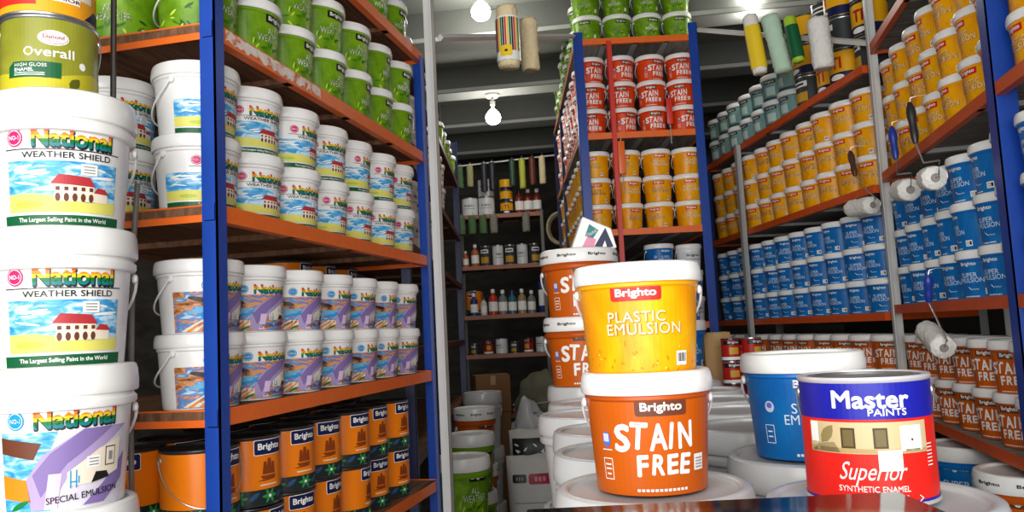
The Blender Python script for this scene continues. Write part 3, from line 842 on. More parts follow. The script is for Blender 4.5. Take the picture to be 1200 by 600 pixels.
# ---- right rack, far bay, turned towards us
th = radians(-72.6)
far = Vector((.865, 3.945)) + Vector((-.305, .952)) * 2.36
QR = Frame(far.x, far.y, th)
QZ = [Z(-.43), Z(.0), Z(.592), Z(1.165)]
rack('far right rack turned towards the aisle with grey post', QR, 2.33, .5, QZ,
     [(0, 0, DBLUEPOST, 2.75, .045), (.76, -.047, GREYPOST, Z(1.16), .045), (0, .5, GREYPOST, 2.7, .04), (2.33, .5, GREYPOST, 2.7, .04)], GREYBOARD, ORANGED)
FP = 'from its far end'
rows('super', QR, range(11), 3, QZ[1], .115, 'blue bucket', 'far right rack', FP, 'blue buckets on the far right rack', face=radians(20), pitch=.2065, x0=.12, jr=.35)
rows('plastic', QR, range(11), 3, QZ[2], .115, 'yellow bucket', 'far right rack', FP, 'yellow buckets on the far right rack', face=radians(20), pitch=.2065, x0=.12, jr=.35)
rows('stain', QR, range(11), 2, QZ[0], .115, 'orange bucket', 'far right rack foot', FP, 'orange buckets at the far right rack foot', face=radians(20), pitch=.2065, x0=.12, jr=.35)
rows('grey', QR, range(7), 2, QZ[3], .115, 'grey-green bucket', 'top of far right rack', FP, 'grey-green buckets on the far right rack', face=radians(20), pitch=.2065, x0=.12, jr=.3)
for k in range(4):
    for r in range(3):
        vessel('gold' if (k + r) % 3 else 'dark', QR.at(1.62 + .2 * k, .1 + .03 * (k % 2), QZ[3] + .0015 + .1715 * r), QR.rot + jit(.5), '%s tin on top of far right rack, %s, %s from the white post' % ('gold and navy' if (k + r) % 3 else 'charcoal', ('low', 'middle', 'high')[r], ORD[3 - k]), 'gold tins on top of the far right rack',
               scale=None if (k + r) % 3 else (1.7, 1.7, 1.54))

# ------------------------------------------------------------------ drums in the middle of the shop
def ground(px, z):
    """point on the picture's column px at depth z ahead of the camera, as a floor position"""
    xc = (px - 600) / 940.0
    return (z * (.974 * xc - .217 - .069 * .2), z * (.222 * xc + .972 + .081 * .2))
LV = Z(-.24)
PD = .2525

def platform(x0, x1, y0, y1, h, label):
    t = thing('low_platform', label, 'platform', ((x0 + x1) / 2, (y0 + y1) / 2, 0))
    w, d = (x1 - x0) / 2, (y1 - y0) / 2
    bm = bmesh.new(); box(bm, -w, w, -d, d, h - .03, h, 0, .003); ob('deck', finish('deck', bm, PLY), t)
    for sx in (-1, 1):
        for k in range(4):
            bm = bmesh.new(); yy = -d + .06 + (2 * d - .12) * k / 3; box(bm, sx * (w - .06) - .03, sx * (w - .06) + .03, yy - .03, yy + .03, 0, h - .03); ob('leg', finish('leg', bm, PLY), t)
PH = LV - .256 - PD
platform(-.6, .56, 1.0, 4.45, PH, 'low wooden platform under the plain white drums')
piles = [((-.08, 1.255), 'under the yellow and orange front buckets'), ((.222, 1.163), 'under the red and blue front tin'), ((.187, 1.535), 'under the big blue bucket'),
    ((-.146, 1.61), 'first behind the front orange bucket on the left'), ((-.205, 1.945), 'second along the left edge'), ((-.311, 2.31), 'third along the left edge'), ((-.345, 2.65), 'fourth along the left edge'), ((-.42, 3.06), 'under the orange drums'),
    ((.12, 1.96), 'between the orange front bucket and the blue one'), ((.09, 2.30), 'second in the middle line'), ((.05, 2.64), 'third in the middle line'), ((.0, 3.0), 'fourth in the middle line'), ((-.06, 3.4), 'fifth in the middle line'), ((-.08, 3.8), 'sixth in the middle line'),
    ((.36, 2.6), 'first of the right line'), ((.32, 2.98), 'second of the right line'), ((-.097, 4.25), 'under the two blue drums')]
for (x, y), w in piles:
    kz = 1.055 if 'orange drums' in w else 1.0
    for r in range(2):
        vessel('drum', (x, y, PH + PD * kz * r), jit(1.5), 'plain white lidded drum %s, %s of pile' % (w, ('lower', 'upper')[r]), 'plain white drums in the middle', scale=(1, 1, kz))

# ---- the front vessels
G = 'tall front buckets'
BX, BY = -.081, 1.262
vessel('stain', (BX, BY, LV - .003), radians(8), 'orange bucket with white brush lettering, front pile, under the yellow one', scale=(1.0, 1.0, 1.06))
vessel('plastic', (BX - .004, BY + .002, LV - .003 + .1735), radians(4), 'yellow bucket on top of the front orange bucket', scale=(.985, .985, .985))
vessel('super', (.182, 1.545, LV - .003), radians(0), 'blue bucket standing behind the red and blue front tin', scale=(1.08, 1.08, 1.1))
vessel('master', (.215, 1.178, LV - .002), radians(-9), 'red and blue enamel tin with a room picture, front right')

# ---- orange drums with the folded pack on top
for r in range(2):
    vessel('stain_drum', (-.42, 3.05, LV + .0285 + .252 * r), radians(7) + .1 * r, 'large orange drum left of the front pile, %s of two' % ('lower', 'upper')[r], 'large orange drums')
t = thing('folded_carton', 'white folded carton with blue triangle emblem on the orange drum', 'carton', (-.36, 3.03, LV + .535), radians(12))
bm = bmesh.new()
pts = [(-.085, 0), (.088, 0), (.07, .075), (-.035, .125)]
a = [bm.verts.new((x, -.03, z)) for x, z in pts]; b = [bm.verts.new((x * .92 - .01, .05, z * .95)) for x, z in pts]
bm.faces.new(a); bm.faces.new(b[::-1])
for k in range(4): bm.faces.new((a[k], b[k], b[(k + 1) % 4], a[(k + 1) % 4]))
bmesh.ops.recalc_face_normals(bm, faces=bm.faces[:])
bmesh.ops.bevel(bm, geom=bm.edges[:], offset=.003, segments=1, affect='EDGES')
ob('shell', finish('carton_shell', bm, WPR, smooth=False), t)
A = Art(); A.poly([(.0, .004), (.075, .004), (.048, .078)], NAVY, 1); A.poly([(.032, .004), (.05, .004), (.044, .03)], WPR, 2)
A.poly([(-.045, .006), (.0, .006), (.012, .035), (-.02, .05)], pc('pack_pink', 'e58fae'), 1); A.poly([(-.03, .05), (.0, .04), (.022, .07), (-.012, .095)], PTEAL, 1); A.text('Master', -.004, .062, .045, .014, WPR, 2, bold=.03, rot=.5)
o = ob('emblem', A.flat('carton_emblem'), t); o.location = (0, -.0305, 0)

# ---- black glossy counter in the bottom foreground
t = thing('display_counter', 'black glossy counter top at the bottom foreground', 'counter', (.045, .74, 0), radians(12))
bm = bmesh.new(); box(bm, -.205, .19, -.16, .16, Z(-.206), Z(-.188), 0, .003); ob('countertop', finish('countertop', bm, mat('black_gloss', '08080a', .13)), t)
bm = bmesh.new(); box(bm, -.19, .175, -.145, .145, .06, Z(-.206), 0, .003); ob('cabinet', finish('cabinet', bm, mat('black_laminate', '1b1b1e', .4)), t)
bm = bmesh.new(); box(bm, -.18, .165, -.13, .13, 0, .06); ob('plinth', finish('plinth', bm, mat('black_laminate', '1b1b1e', .4)), t)

# ---- blue drums, carton and little tins by the centre post
for r in range(2):
    vessel('super_drum', (-.097, 4.25, LV - .003 + .252 * r), radians(30), 'large blue drum left of the centre blue post, %s of two' % ('lower', 'upper')[r], 'large blue drums')
def carton(name, label, loc, rotz, w, d, h, col='9a7148', open_flap=False, tape=True):
    t = thing(name, label, 'carton', loc, rotz)
    m = mat('cardboard_' + col, col, .8, noise=.1, scale=8)
    bm = bmesh.new(); box(bm, -w / 2, w / 2, -d / 2, d / 2, 0, h, 0, .004); ob('box_body', finish('box_body', bm, m), t)
    for s in (-1, 1):
        bm = bmesh.new(); box(bm, -w / 2 + .002, w / 2 - .002, *sorted((s * .002, s * (d / 2 - .001))), h, h + .003)
        if open_flap: bmesh.ops.rotate(bm, cent=(0, s * d / 2, h), matrix=Matrix.Rotation(-s * .5, 3, 'X'), verts=bm.verts[:])
        ob('flap', finish('flap', bm, m), t)
    if tape:
        bm = bmesh.new(); box(bm, -w / 2 - .001, w / 2 + .001, -.024, .024, h + .003, h + .004); box(bm, -.02, .02, -d / 2 - .0015, -d / 2, h - .07, h)
        ob('tape', finish('tape', bm, mat('parcel_tape', 'b79a66', .35)), t)
    return t
carton('carton', 'beige carton between the blue drums and the small red tins', (.085, 4.42, PH), radians(14), .14, .16, Z(-.06) - PH, 'b58f5e')
carton('carton', 'carton carrying the small red tins by the centre post', (.215, 4.22, PH), radians(10), .2, .13, Z(-.43) - PH)
for i in range(2):
    for r in range(3):
        vessel('small' if (i + r) % 2 else 'redtin', (.165 + .1 * i, 4.2, Z(-.426) + .113 * r), radians(20) + jit(.5), 'small red tin by the centre post, %s of the %s pile' % (('bottom', 'middle', 'top')[r], ('left', 'right')[i]), 'small red tins by the centre post', scale=None if (i + r) % 2 else (.87, .87, .8))

# ---- drums on the left of the aisle and under the right rack
for k, (x, y, top, n, kd, w) in enumerate(((-1.15, 3.82, -.59, 3, 'green_drum', 'green drum past the left rack, nearest aisle pile'), (-1.27, 4.40, -.555, 3, 'green_drum', 'green drum in the second aisle pile on the left'),
        (-1.385, 4.9, -.46, 3, 'stain_drum', 'dark orange drum in the third aisle pile on the left'), (-1.45, 5.35, -.40, 3, 'drum', 'white drum in the fourth aisle pile on the left'))):
    h = (CAM_H + top) / n
    hh = .303 if kd == 'green_drum' else .256
    for r in range(n):
        vessel(kd, (x, y, h * r), radians(40) + jit(.3), '%s, %s' % (w, ('bottom', 'middle', 'top')[r]), 'drums along the left of the aisle', scale=(1, 1, (h + .003) / hh) if kd == 'green_drum' else (.9, .9, (h + .003) / hh))
for k, (x, y, top, kd, w) in enumerate(((.945, 3.28, -.49, 'super_drum', 'blue drum under the right rack'), (.93, 2.70, -.485, 'stain_drum', 'orange drum under the right rack near the frame edge'))):
    h = (CAM_H + top) / 4
    for r in range(4):
        vessel(kd, (x, y, h * r), radians(-40), '%s, %s' % (w, ('bottom', 'second up', 'third up', 'top')[r]), 'drums under the right rack', scale=(1, 1, (h + .003) / .256))

# ---- back of the shop
BF = Frame(-2.12, 7.15, radians(10))
BZ = [Z(-.75), Z(-.2), Z(.16), Z(.62), Z(1.10)]
rack('dark rear shelf unit at the back wall', BF, .82, .35, BZ, [(0, 0, mat('shelf_post', '6a635c', .5), Z(1.12), .03), (.82, 0, mat('shelf_post', '6a635c', .5), Z(1.12), .03), (0, .35, mat('shelf_post', '6a635c', .5), Z(1.12), .03), (.82, .35, mat('shelf_post', '6a635c', .5), Z(1.12), .03)],
     PLY, mat('shelf_lip_brown', 'a0644a', .5, noise=.1))
BZ = [z + .0015 for z in BZ]
def bottle(loc, rotz, label, body, cap, s=1.0, group=None):
    t = thing('bottle', label, 'bottle', loc, rotz, group)
    bm = bmesh.new(); revolve(bm, [(.03 * s, 0), (.034 * s, .004 * s), (.034 * s, .12 * s), (.028 * s, .14 * s), (.013 * s, .155 * s), (.013 * s, .17 * s)], 20); ob('body', finish('bottle_body', bm, body), t)
    bm = bmesh.new(); revolve(bm, [(.016 * s, .166 * s), (.016 * s, .19 * s), (.012 * s, .195 * s)], 16); ob('cap', finish('bottle_cap', bm, cap), t)
    bm = bmesh.new(); revolve(bm, [(.0345 * s, .03 * s), (.0345 * s, .10 * s)], 20, False, False); ob('printed_label', finish('bottle_label', bm, WPR), t)
def cartridge(loc, rot, label, col, group=None, s=1.0):
    t = thing('cartridge', label, 'cartridge', loc, 0, group, rot=rot)
    bm = bmesh.new(); revolve(bm, [(.024 * s, 0), (.025 * s, .003), (.025 * s, .21 * s), (.02 * s, .216 * s), (.008 * s, .22 * s), (.003 * s, .29 * s)], 20); ob('tube', finish('cartridge_tube', bm, col), t)
    bm = bmesh.new(); revolve(bm, [(.0255 * s, .05 * s), (.0255 * s, .16 * s)], 20, False, False); ob('printed_label', finish('cartridge_label', bm, WPR), t)
bw = 'on the rear shelf unit'
sh_names = {4: 'top', 3: 'upper', 2: 'middle', 1: 'lower'}
GB = lambda n: 'small goods on the %s rear shelf' % n
for i in range(2): vessel('whitetin', BF.at(.13 + .16 * i, .1, BZ[4]), BF.rot, 'white tin %s, top board, %s from left' % (bw, ORD[i]), GB('top'), scale=(1.1, 1.1, 1.15))
vessel('whitetin', BF.at(.29, .1, BZ[4] + .173), BF.rot, 'white tin stacked highest on the rear shelf unit', GB('top'), scale=(1.1, 1.1, 1.15))
for r in range(3): vessel('gold', BF.at(.48, .1, BZ[4] + .112 * r), BF.rot + r, 'small gold tin %s, top board, %s of stack' % (bw, ('bottom', 'middle', 'top')[r]), GB('top'), scale=(.72, .72, .66))
for i in range(3): bottle(BF.at(.6 + .085 * i, .1, BZ[4]), 0, 'dark red bottle %s, top board, %s from right' % (bw, ORD[2 - i]), mat('bottle_red', '7b2a1e', .3), WPR if i else BLK, 1.2, GB('top'))
for i in range(5):
    vessel(('dark', 'whitetin', 'dark', 'whitetin', 'dark')[i], BF.at(.26 + .115 * i, .1, BZ[3]), BF.rot + jit(.4), 'small grey tin %s, upper board, %s from left' % (bw, ORD[i]), GB('upper'), scale=(1.05, 1.05, 1.75) if i % 2 == 0 else (.75, .75, 1.3))
for i in range(2): bottle(BF.at(.07 + .09 * i, .09, BZ[3]), 0, 'amber bottle %s, upper board, %s from left' % (bw, ORD[i]), mat('bottle_amber', 'b4623a', .3), WPR, .8 + .3 * i, GB('upper'))
vessel('syn', BF.at(.12, .22, BZ[2]), 0, 'orange tin at back left of the middle rear shelf', GB('middle'), scale=(.95, .95, 1.5))
cols2 = [mat('bottle_navy', '24397c', .3), mat('bottle_white', 'dcdcd8', .3), mat('bottle_redorange', 'bd3a22', .3), mat('bottle_grey', '7c7f80', .3), mat('bottle_teal', '2f6f86', .3), mat('bottle_tan', 'a58a66', .3), mat('bottle_grey', '7c7f80', .3)]
for i in range(7): bottle(BF.at(.13 + .09 * i, .08 + .02 * (i % 2), BZ[2]), 0, 'small bottle %s, middle board, %s from left' % (bw, ORD[i]), cols2[i], (WPR, cols2[0], WPR)[i % 3], (1.1, .9, 1.25, 1.2, 1.15, 1.2, 1.1)[i], GB('middle'))
cartridge(BF.at(.77, .12, BZ[2]), (0, 0, 0), 'tall white cartridge with blue top at right of the middle rear shelf', mat('bottle_navy', '24397c', .3), GB('middle'), 1.35)
for i in range(6): vessel(('dark', 'redtin', 'whitetin')[i % 3], BF.at(.12 + .125 * i, .1, BZ[1]), jit(.5), 'small tin %s, lower board, %s from left' % (bw, ORD[i]), GB('lower'), scale=(.8, .8, .95))
for i in range(6): vessel(('small', 'dark')[i % 2], BF.at(.12 + .12 * i, .1, BZ[0]), jit(.5), 'small tin %s, bottom board, %s from left' % (bw, ORD[i]), GB('bottom'))

# rollers hanging from the rail and the shelf edge at the back
def fuzz(bm, r, z0, z1, seg=20, mi=0, amp=.006, seed=1):
    q = random.Random(seed); n = max(3, int((z1 - z0) / .014))
    rings = []
    for i in range(n + 1):
        z = z0 + (z1 - z0) * i / n; e = .9 if i in (0, n) else 1
        rings.append([bm.verts.new(((r * e + q.uniform(-amp, amp)) * cos(2 * pi * k / seg), (r * e + q.uniform(-amp, amp)) * sin(2 * pi * k / seg), z + q.uniform(-.003, .003))) for k in range(seg)])
    for a, b in zip(rings, rings[1:]):
        for k in range(seg): bm.faces.new((a[k], a[(k + 1) % seg], b[(k + 1) % seg], b[k])).material_index = mi
    bm.faces.new(rings[0][::-1]).material_index = mi; bm.faces.new(rings[-1]).material_index = mi
FLEECE = mat('fleece_cream', 'e9d6ab', .95, noise=.12, scale=60, bump=.6)
FLEECEW = mat('fleece_white', 'eceae4', .95, noise=.06, scale=60, bump=.6)
FLEECEG = mat('fleece_green', '55774c', .95, noise=.2, scale=60, bump=.6)
CLEAR = mat('clear_film', 'f4f6f4', .18)
def roller_cover(name, label, top, r, L, fl, sleeve=None, rot=(0, 0, 0), hook=.05, group=None, stripes=None, seed=1, cat='roller', reach=.06):
    """hangs: top is the hook point; the fleece hangs below it"""
    t = thing(name, label, cat, top, 0, group, rot=rot)
    bm = bmesh.new(); fuzz(bm, r, -hook - L, -hook, 20, 0, r * .09, seed); ob('fleece', finish('fleece', bm, fl, angle=80), t)
    bm = bmesh.new(); tube(bm, [(0, 0, -hook - .005), (0, 0, -.01), (0, .006, 0), (0, reach, .0), (0, reach + .03, -.002), (0, reach + .034, -.006)], .0022, 6); ob('hanging_hook', finish('hanging_hook', bm, WIRE), t)
    if sleeve:
        z1 = -hook - L * .2; z0 = -hook - L * .92
        bm = bmesh.new(); revolve(bm, [(r * 1.13, z0), (r * 1.14, (z0 + z1) / 2), (r * 1.13, z1)], 24, False, False); s = ob('sleeve', finish('sleeve', bm, sleeve), t, (0, 0, 0), (0, 0, -rot[2]))
        if stripes:
            A = Art(); H = z1 - z0
            for k in range(-6, 7): A.rect(.016 * k, z0 + H * .58, .0125, H * .76, stripes[k % len(stripes)], 1)
            A.rrect(0, z0 + H * .2, .085, H * .24, .008, PYEL, 2); A.ell(0, z0 + H * .2, .012, H * .03, BLK, 3)
            ob('sleeve_print', A.wrap('sleeve_print', lambda z: r * 1.14, 1, 1), s)
    return t
rl = [Vector(BF.at(-.02, -.02, Z(1.56))), Vector(BF.at(.92, -.02, Z(1.63)))]
def rod(name, label, p, q, r, m, cat='bar', square=False):
    bm = bmesh.new(); tube(bm, [p, q], r, 4 if square else 10); o = ob(name, finish(name, bm, m)); o['label'] = label; o['category'] = cat
rod('hanging_rail', 'thin rail with rollers hanging above the rear shelf', Vector(BF.at(-.1, -.02, Z(1.56))), Vector(BF.at(1.1, -.02, Z(1.63))), .008, WHITEPOST, 'rail')
for s_ in (-.1, 1.1):
    pp = BF.at(s_, -.02, Z(1.56 if s_ < 0 else 1.63))
    rod('rail_hanger', 'wire carrying the rear hanging rail, %s end' % ('left' if s_ < 0 else 'right'), Vector(pp), Vector((pp[0], pp[1], 3.68)), .004, WIRE, 'wire')
for i, (u, c, L) in enumerate(((.1, FLEECEG, .2), (.2, mat('fleece_olive', 'a7a878', .95, noise=.2, bump=.6), .2), (.34, mat('sleeve_dark', '2a2a33', .5), .26), (.42, mat('sleeve_dark', '2a2a33', .5), .26), (.62, mat('sleeve_green', '274a35', .5), .24), (.72, mat('sleeve_lime', 'b7bd3e', .5), .28), (.82, mat('sleeve_wine', '6a2a22', .5), .26), (.92, FLEECE, .26))):
    p = rl[0].lerp(rl[1], u)
    roller_cover('paint_roller', 'roller hanging from the rear rail, %s from left' % ORD[i], (p.x, p.y - .045, p.z + .016), .03, L, c, None, (0, 0, 0), .03, 'rollers on the rear rail', seed=i, reach=.035)
for i in range(5):
    roller_cover('paint_roller', 'roller hanging from the top rear shelf edge, %s from left' % ORD[i], BF.at(.06 + .1 * i + (.2 if i > 3 else 0), -.06, BZ[4] + .012), .036, .17, FLEECEG if i < 3 else mat('fleece_grey', '8a877c', .95, noise=.2, bump=.6), None, (0, 0, 0), .03, 'rollers at the rear shelf edge', seed=20 + i, reach=.042)
# coil of rollers and brushes bundled right of the rear shelf
t = thing('hose_coil', 'cream coil hanging right of the rear shelf unit', 'coil', BF.at(.97, .0, Z(.93)), BF.rot)
bm = bmesh.new()
for j in range(4): tube(bm, [((.1 + .006 * j) * cos(2 * pi * k / 24), -.012 * j, (.13 + .006 * j) * sin(2 * pi * k / 24)) for k in range(25)], .012, 8)
ob('coil', finish('coil', bm, mat('hose_cream', 'b9a88a', .6, noise=.3, scale=30)), t)
bm = bmesh.new(); tube(bm, [(0, -.02, .13), (0, 0, .25), (0, .0, .70)], .003, 6); ob('hanging_wire', finish('hanging_wire', bm, WIRE), t)

# cartons, cloth heap and cement bags at the end of the aisle
carton('carton', 'tall brown carton at the end of the aisle, lower', (-1.62, 6.25, 0), radians(16), .28, .3, .88, '7d5634')
carton('carton', 'brown carton on top of the tall carton', (-1.62, 6.25, .886), radians(22), .27, .28, .28, '8a6038')
carton('carton', 'wide brown carton beside the cement bags', (-1.16, 6.0, 0), radians(12), .36, .3, .84, '8a6038')
def heap(name, label, cat, loc, rotz, w, d, h, m, seed, amp=.05, part='fabric'):
    t = thing(name, label, cat, loc, rotz)
    bm = bmesh.new(); bmesh.ops.create_icosphere(bm, subdivisions=4, radius=1)
    from mathutils import noise
    for v in bm.verts:
        n = noise.noise(v.co * 2.2 + Vector((seed, 0, 0))) * amp * 3 + noise.noise(v.co * 5 + Vector((0, seed, 0))) * amp * 1.3
        c = v.co * (1 + n)
        v.co = Vector((c.x * w / 2, c.y * d / 2, max(0, (c.z * .62 + .38) * h / (1 + amp))))
    ob(part, finish('heap', bm, m, angle=180), t)
    return t
t = heap('cloth_bundle', 'olive grey cloth bundle on the wide carton', 'cloth', (-1.15, 6.02, .849), radians(10), .42, .34, .36, mat('cloth_olive', '6d6957', .95, noise=.25, scale=12, bump=.5), 3, .06)
bm = bmesh.new(); tube(bm, [(-.16, -.14, .07), (-.05, -.175, .12), (.06, -.175, .13), (.17, -.13, .09)], .006, 6); ob('tie_cord', finish('tie_cord', bm, mat('cord_pale', 'b5ab92', .8)), t)
def sack(label, loc, rotz, w, h, d, seed, group=None, lean=0.0, dark=False):
    t = thing('cement_sack', label, 'sack', loc, 0, group, rot=(lean, 0, rotz))
    from mathutils import noise
    bm = bmesh.new(); bmesh.ops.create_cube(bm, size=2); bmesh.ops.subdivide_edges(bm, edges=bm.edges[:], cuts=9, use_grid_fill=True)
    for v in bm.verts:
        x, y, z = v.co
        ex = max(abs(x), abs(z)); pil = (1 - abs(x) ** 4) * (1 - abs(z) ** 4)
        yy = y * (.12 + .88 * pil ** .55) + noise.noise(Vector((x * 2, z * 2, seed))) * .1
        xx = x * (1 - .06 * (1 - abs(z))) + noise.noise(Vector((z * 3, seed, y))) * .02
        v.co = Vector((xx * w / 2, yy * d / 2, (z + 1) * h / 2 + noise.noise(Vector((x * 2.5, seed, 4))) * .012 + .012))
    for v in bm.verts: v.co.z = max(0, v.co.z)
    ob('paper_bag', finish('paper_bag', bm, mat('sack_white', 'd3d1ce', .7, noise=.07, scale=10, bump=.3), angle=60), t)
    A = Art(); A.rect(0, h * .5, w * .94, h * .9, mat('sack_white', 'd3d1ce', .7, noise=.07, scale=10, bump=.3), 0) if 0 else None
    if dark:
        A.rect(0, h * .84, w * .9, h * .2, BLK, 1)
        q = random.Random(seed)
        for k in range(16): A.leaf(q.uniform(-.42, .42) * w, h * q.uniform(.77, .91), .035, .012, q.uniform(-1, 1), WPR, 2)
        A.rect(0, h * .6, w * .8, .006, GREYP, 1)
    else:
        A.rrect(-.27 * w, h * .82, .085, .05, .01, BLK, 1); A.rrect(.1 * w, h * .815, .14, .062, .014, pc('sack_crimson', 'a81838'), 1)
        for k in range(3): A.rect(-.27 * w + .016 * (k - 1), h * .82, .009, .02, GREYP, 2); A.rect(.1 * w + .025 * (k - 1), h * .815, .016, .026, pc('sack_pink', 'd98a9c'), 2)
        A.rect(0, h * .62, w * .75, .005, GREYP, 1); A.rrect(.3 * w, h * .35, .07, .06, .01, pc('sack_crimson', 'a81838'), 1); A.rect(-.05, h * .36, w * .5, .005, GREYP, 1)
    b = A.bm
    for ax, lim in ((0, w / 2), (1, h)):
        n = int(2 * lim / .02)
        for k in range(-n, n + 1):
            co = [0, 0, 0]; no = [0, 0, 0]; co[ax] = k * .02; no[ax] = 1
            bmesh.ops.bisect_plane(b, geom=b.verts[:] + b.edges[:] + b.faces[:], plane_co=co, plane_no=no, dist=1e-7)
    for v in b.verts:
        x, zz = v.co.x / (w / 2), v.co.y / h * 2 - 1
        pil = max(0, (1 - abs(x) ** 4)) * max(0, (1 - abs(zz) ** 4))
        v.co = Vector((v.co.x, -(.12 + .88 * pil ** .55) * d / 2 - noise.noise(Vector((x * 2, zz * 2, seed))) * -.1 * d / 2 - .004 - .0008 * v.co.z, v.co.y + .012))
    bmesh.ops.recalc_face_normals(b, faces=b.faces[:])
    for f in b.faces:
        if f.normal.y > 0: f.normal_flip()
    ob('bag_print', finish('bag_print', b, A.mats, smooth=False), t)
    return t
sack('white paper sack with dark red badge standing at the aisle end', (-1.04, 4.98, 0), radians(12), .34, .72, .17, 1)
sack('white paper sack with black printed top behind the badged sack', (-1.07, 5.3, 0), radians(14), .38, .84, .17, 7, dark=True)
t = thing('plastic_sheet_bag', 'grey white plastic bag leaning over the sacks', 'bag', (-1.17, 5.56, 0), radians(10))
bm = bmesh.new(); bmesh.ops.create_icosphere(bm, subdivisions=4, radius=1)
from mathutils import noise as _n
for v in bm.verts:
    k = 1 + .25 * _n.noise(v.co * 2.5) + .1 * _n.noise(v.co * 7)
    v.co = Vector((v.co.x * k * .15, v.co.y * k * .09, max(0, .52 + v.co.z * k * .48)))
ob('film', finish('film', bm, mat('film_grey', 'c6c8c9', .3, noise=.1, scale=14, bump=.4), angle=180), t)
bm = bmesh.new(); tube(bm, [(.05 * cos(2 * pi * k / 12), .035 * sin(2 * pi * k / 12), .93) for k in range(13)], .008, 6); ob('knot_tie', finish('knot_tie', bm, WIRE), t)

# ------------------------------------------------------------------ bars, hanging rollers, bulbs
P1, P2 = Vector((-.945, 3.08, Z(1.222))), Vector((-.60, 4.708, Z(1.765)))
rod('cross_bar', 'white bar from the left rack to the centre rack', P1, P2, .015, WHITEPOST, 'bar', True)
Q1, Q2 = Vector((.14, 4.868, Z(1.765))), Vector((.885, 3.955, Z(1.265)))
rod('cross_bar', 'white bar from the centre rack to the right rack', Q1, Q2, .015, WHITEPOST, 'bar', True)
def on(p, q, u): return p.lerp(q, u)
u = on(P1, P2, .29)
roller_cover('paint_roller', 'fleece roller in striped yellow sleeve hanging from the left cross bar', (u.x + .09, u.y - .02, u.z + .13), .05, .29, FLEECE, CLEAR, (.0, .0, 1.36), .005, None, [PRED, PYEL, PGRN, BLK], 4, 'roller', .09)
u = on(P1, P2, .45)
roller_cover('paint_roller', 'plain cream roller hanging right of the striped one, left cross bar', (u.x + .085, u.y - .02, u.z + .075), .044, .26, FLEECE, None, (.0, .0, 1.36), .005, None, None, 5, 'roller', .09)
u = on(Q1, Q2, .50)
for i, (du, L, r, fl, slv, lab, tilt) in enumerate(((.44, .33, .038, FLEECEW, PYEL, 'long white and yellow roller pack on the right cross bar', -.1), (.56, .31, .045, mat('fleece_mint', 'bcd8c0', .9, noise=.08, bump=.4), None, 'pale mint roller pack on the right cross bar', -.16), (.67, .24, .03, mat('sleeve_lime2', 'a6c92c', .5), PDGR, 'lime green roller pack on the right cross bar', -.12), (.82, .25, .05, FLEECEW, None, 'white twisted roller pack on the right cross bar near the rack', -.04))):
    u = on(Q1, Q2, du)
    roller_cover('paint_roller', lab, (u.x - .07, u.y - .085, u.z + .09), r, L, fl, slv, (0, tilt, -.35), .005, None, None, 8 + i, 'roller', .085)

def bulb(loc, top, label):
    t = thing('light_bulb', label, 'bulb', loc)
    bm = bmesh.new(); revolve(bm, [(.012, .072), (.022, .06), (.042, .04), (.058, .015), (.062, -.008), (.056, -.034), (.038, -.053), (.016, -.062), (.002, -.064)][::-1], 28)
    ob('glass', finish('bulb_glass', bm, mat('bulb_glow', 'fffdf4', .3, emit=30)), t)
    bm = bmesh.new(); revolve(bm, [(.0145, .068), (.0145, .095), (.022, .097), (.024, .13), (.012, .14)], 20); ob('socket', finish('bulb_socket', bm, mat('socket_white', 'd8d6d0', .4)), t)
    h = top - loc[2]
    bm = bmesh.new(); tube(bm, [(0, 0, .138), (0, 0, h)], .004, 8); revolve(bm, [(.045, h - .03), (.06, h - .012), (.06, h)], 24); ob('ceiling_rose', finish('ceiling_rose', bm, mat('socket_white', 'd8d6d0', .4)), t)
    l = bpy.data.lights.new('bulb_light', 'POINT'); l.energy = BULB_POWER; l.shadow_soft_size = .055; l.color = (1, .97, .9)
    lo = bpy.data.objects.new('bulb_light', l); C.objects.link(lo); lo.location = (loc[0], loc[1], loc[2] - .13)
bulb((-1.5, 6.27, Z(1.76)), 3.45, 'glowing bulb hanging under the roof joist at aisle end')
bulb((-1.19, 4.78, Z(2.035)), 3.68, 'glowing bulb near the roof above the left cross bar')
bulb((.49, 5.18, Z(2.055)), 3.68, 'glowing bulb near the roof above the right cross bar')

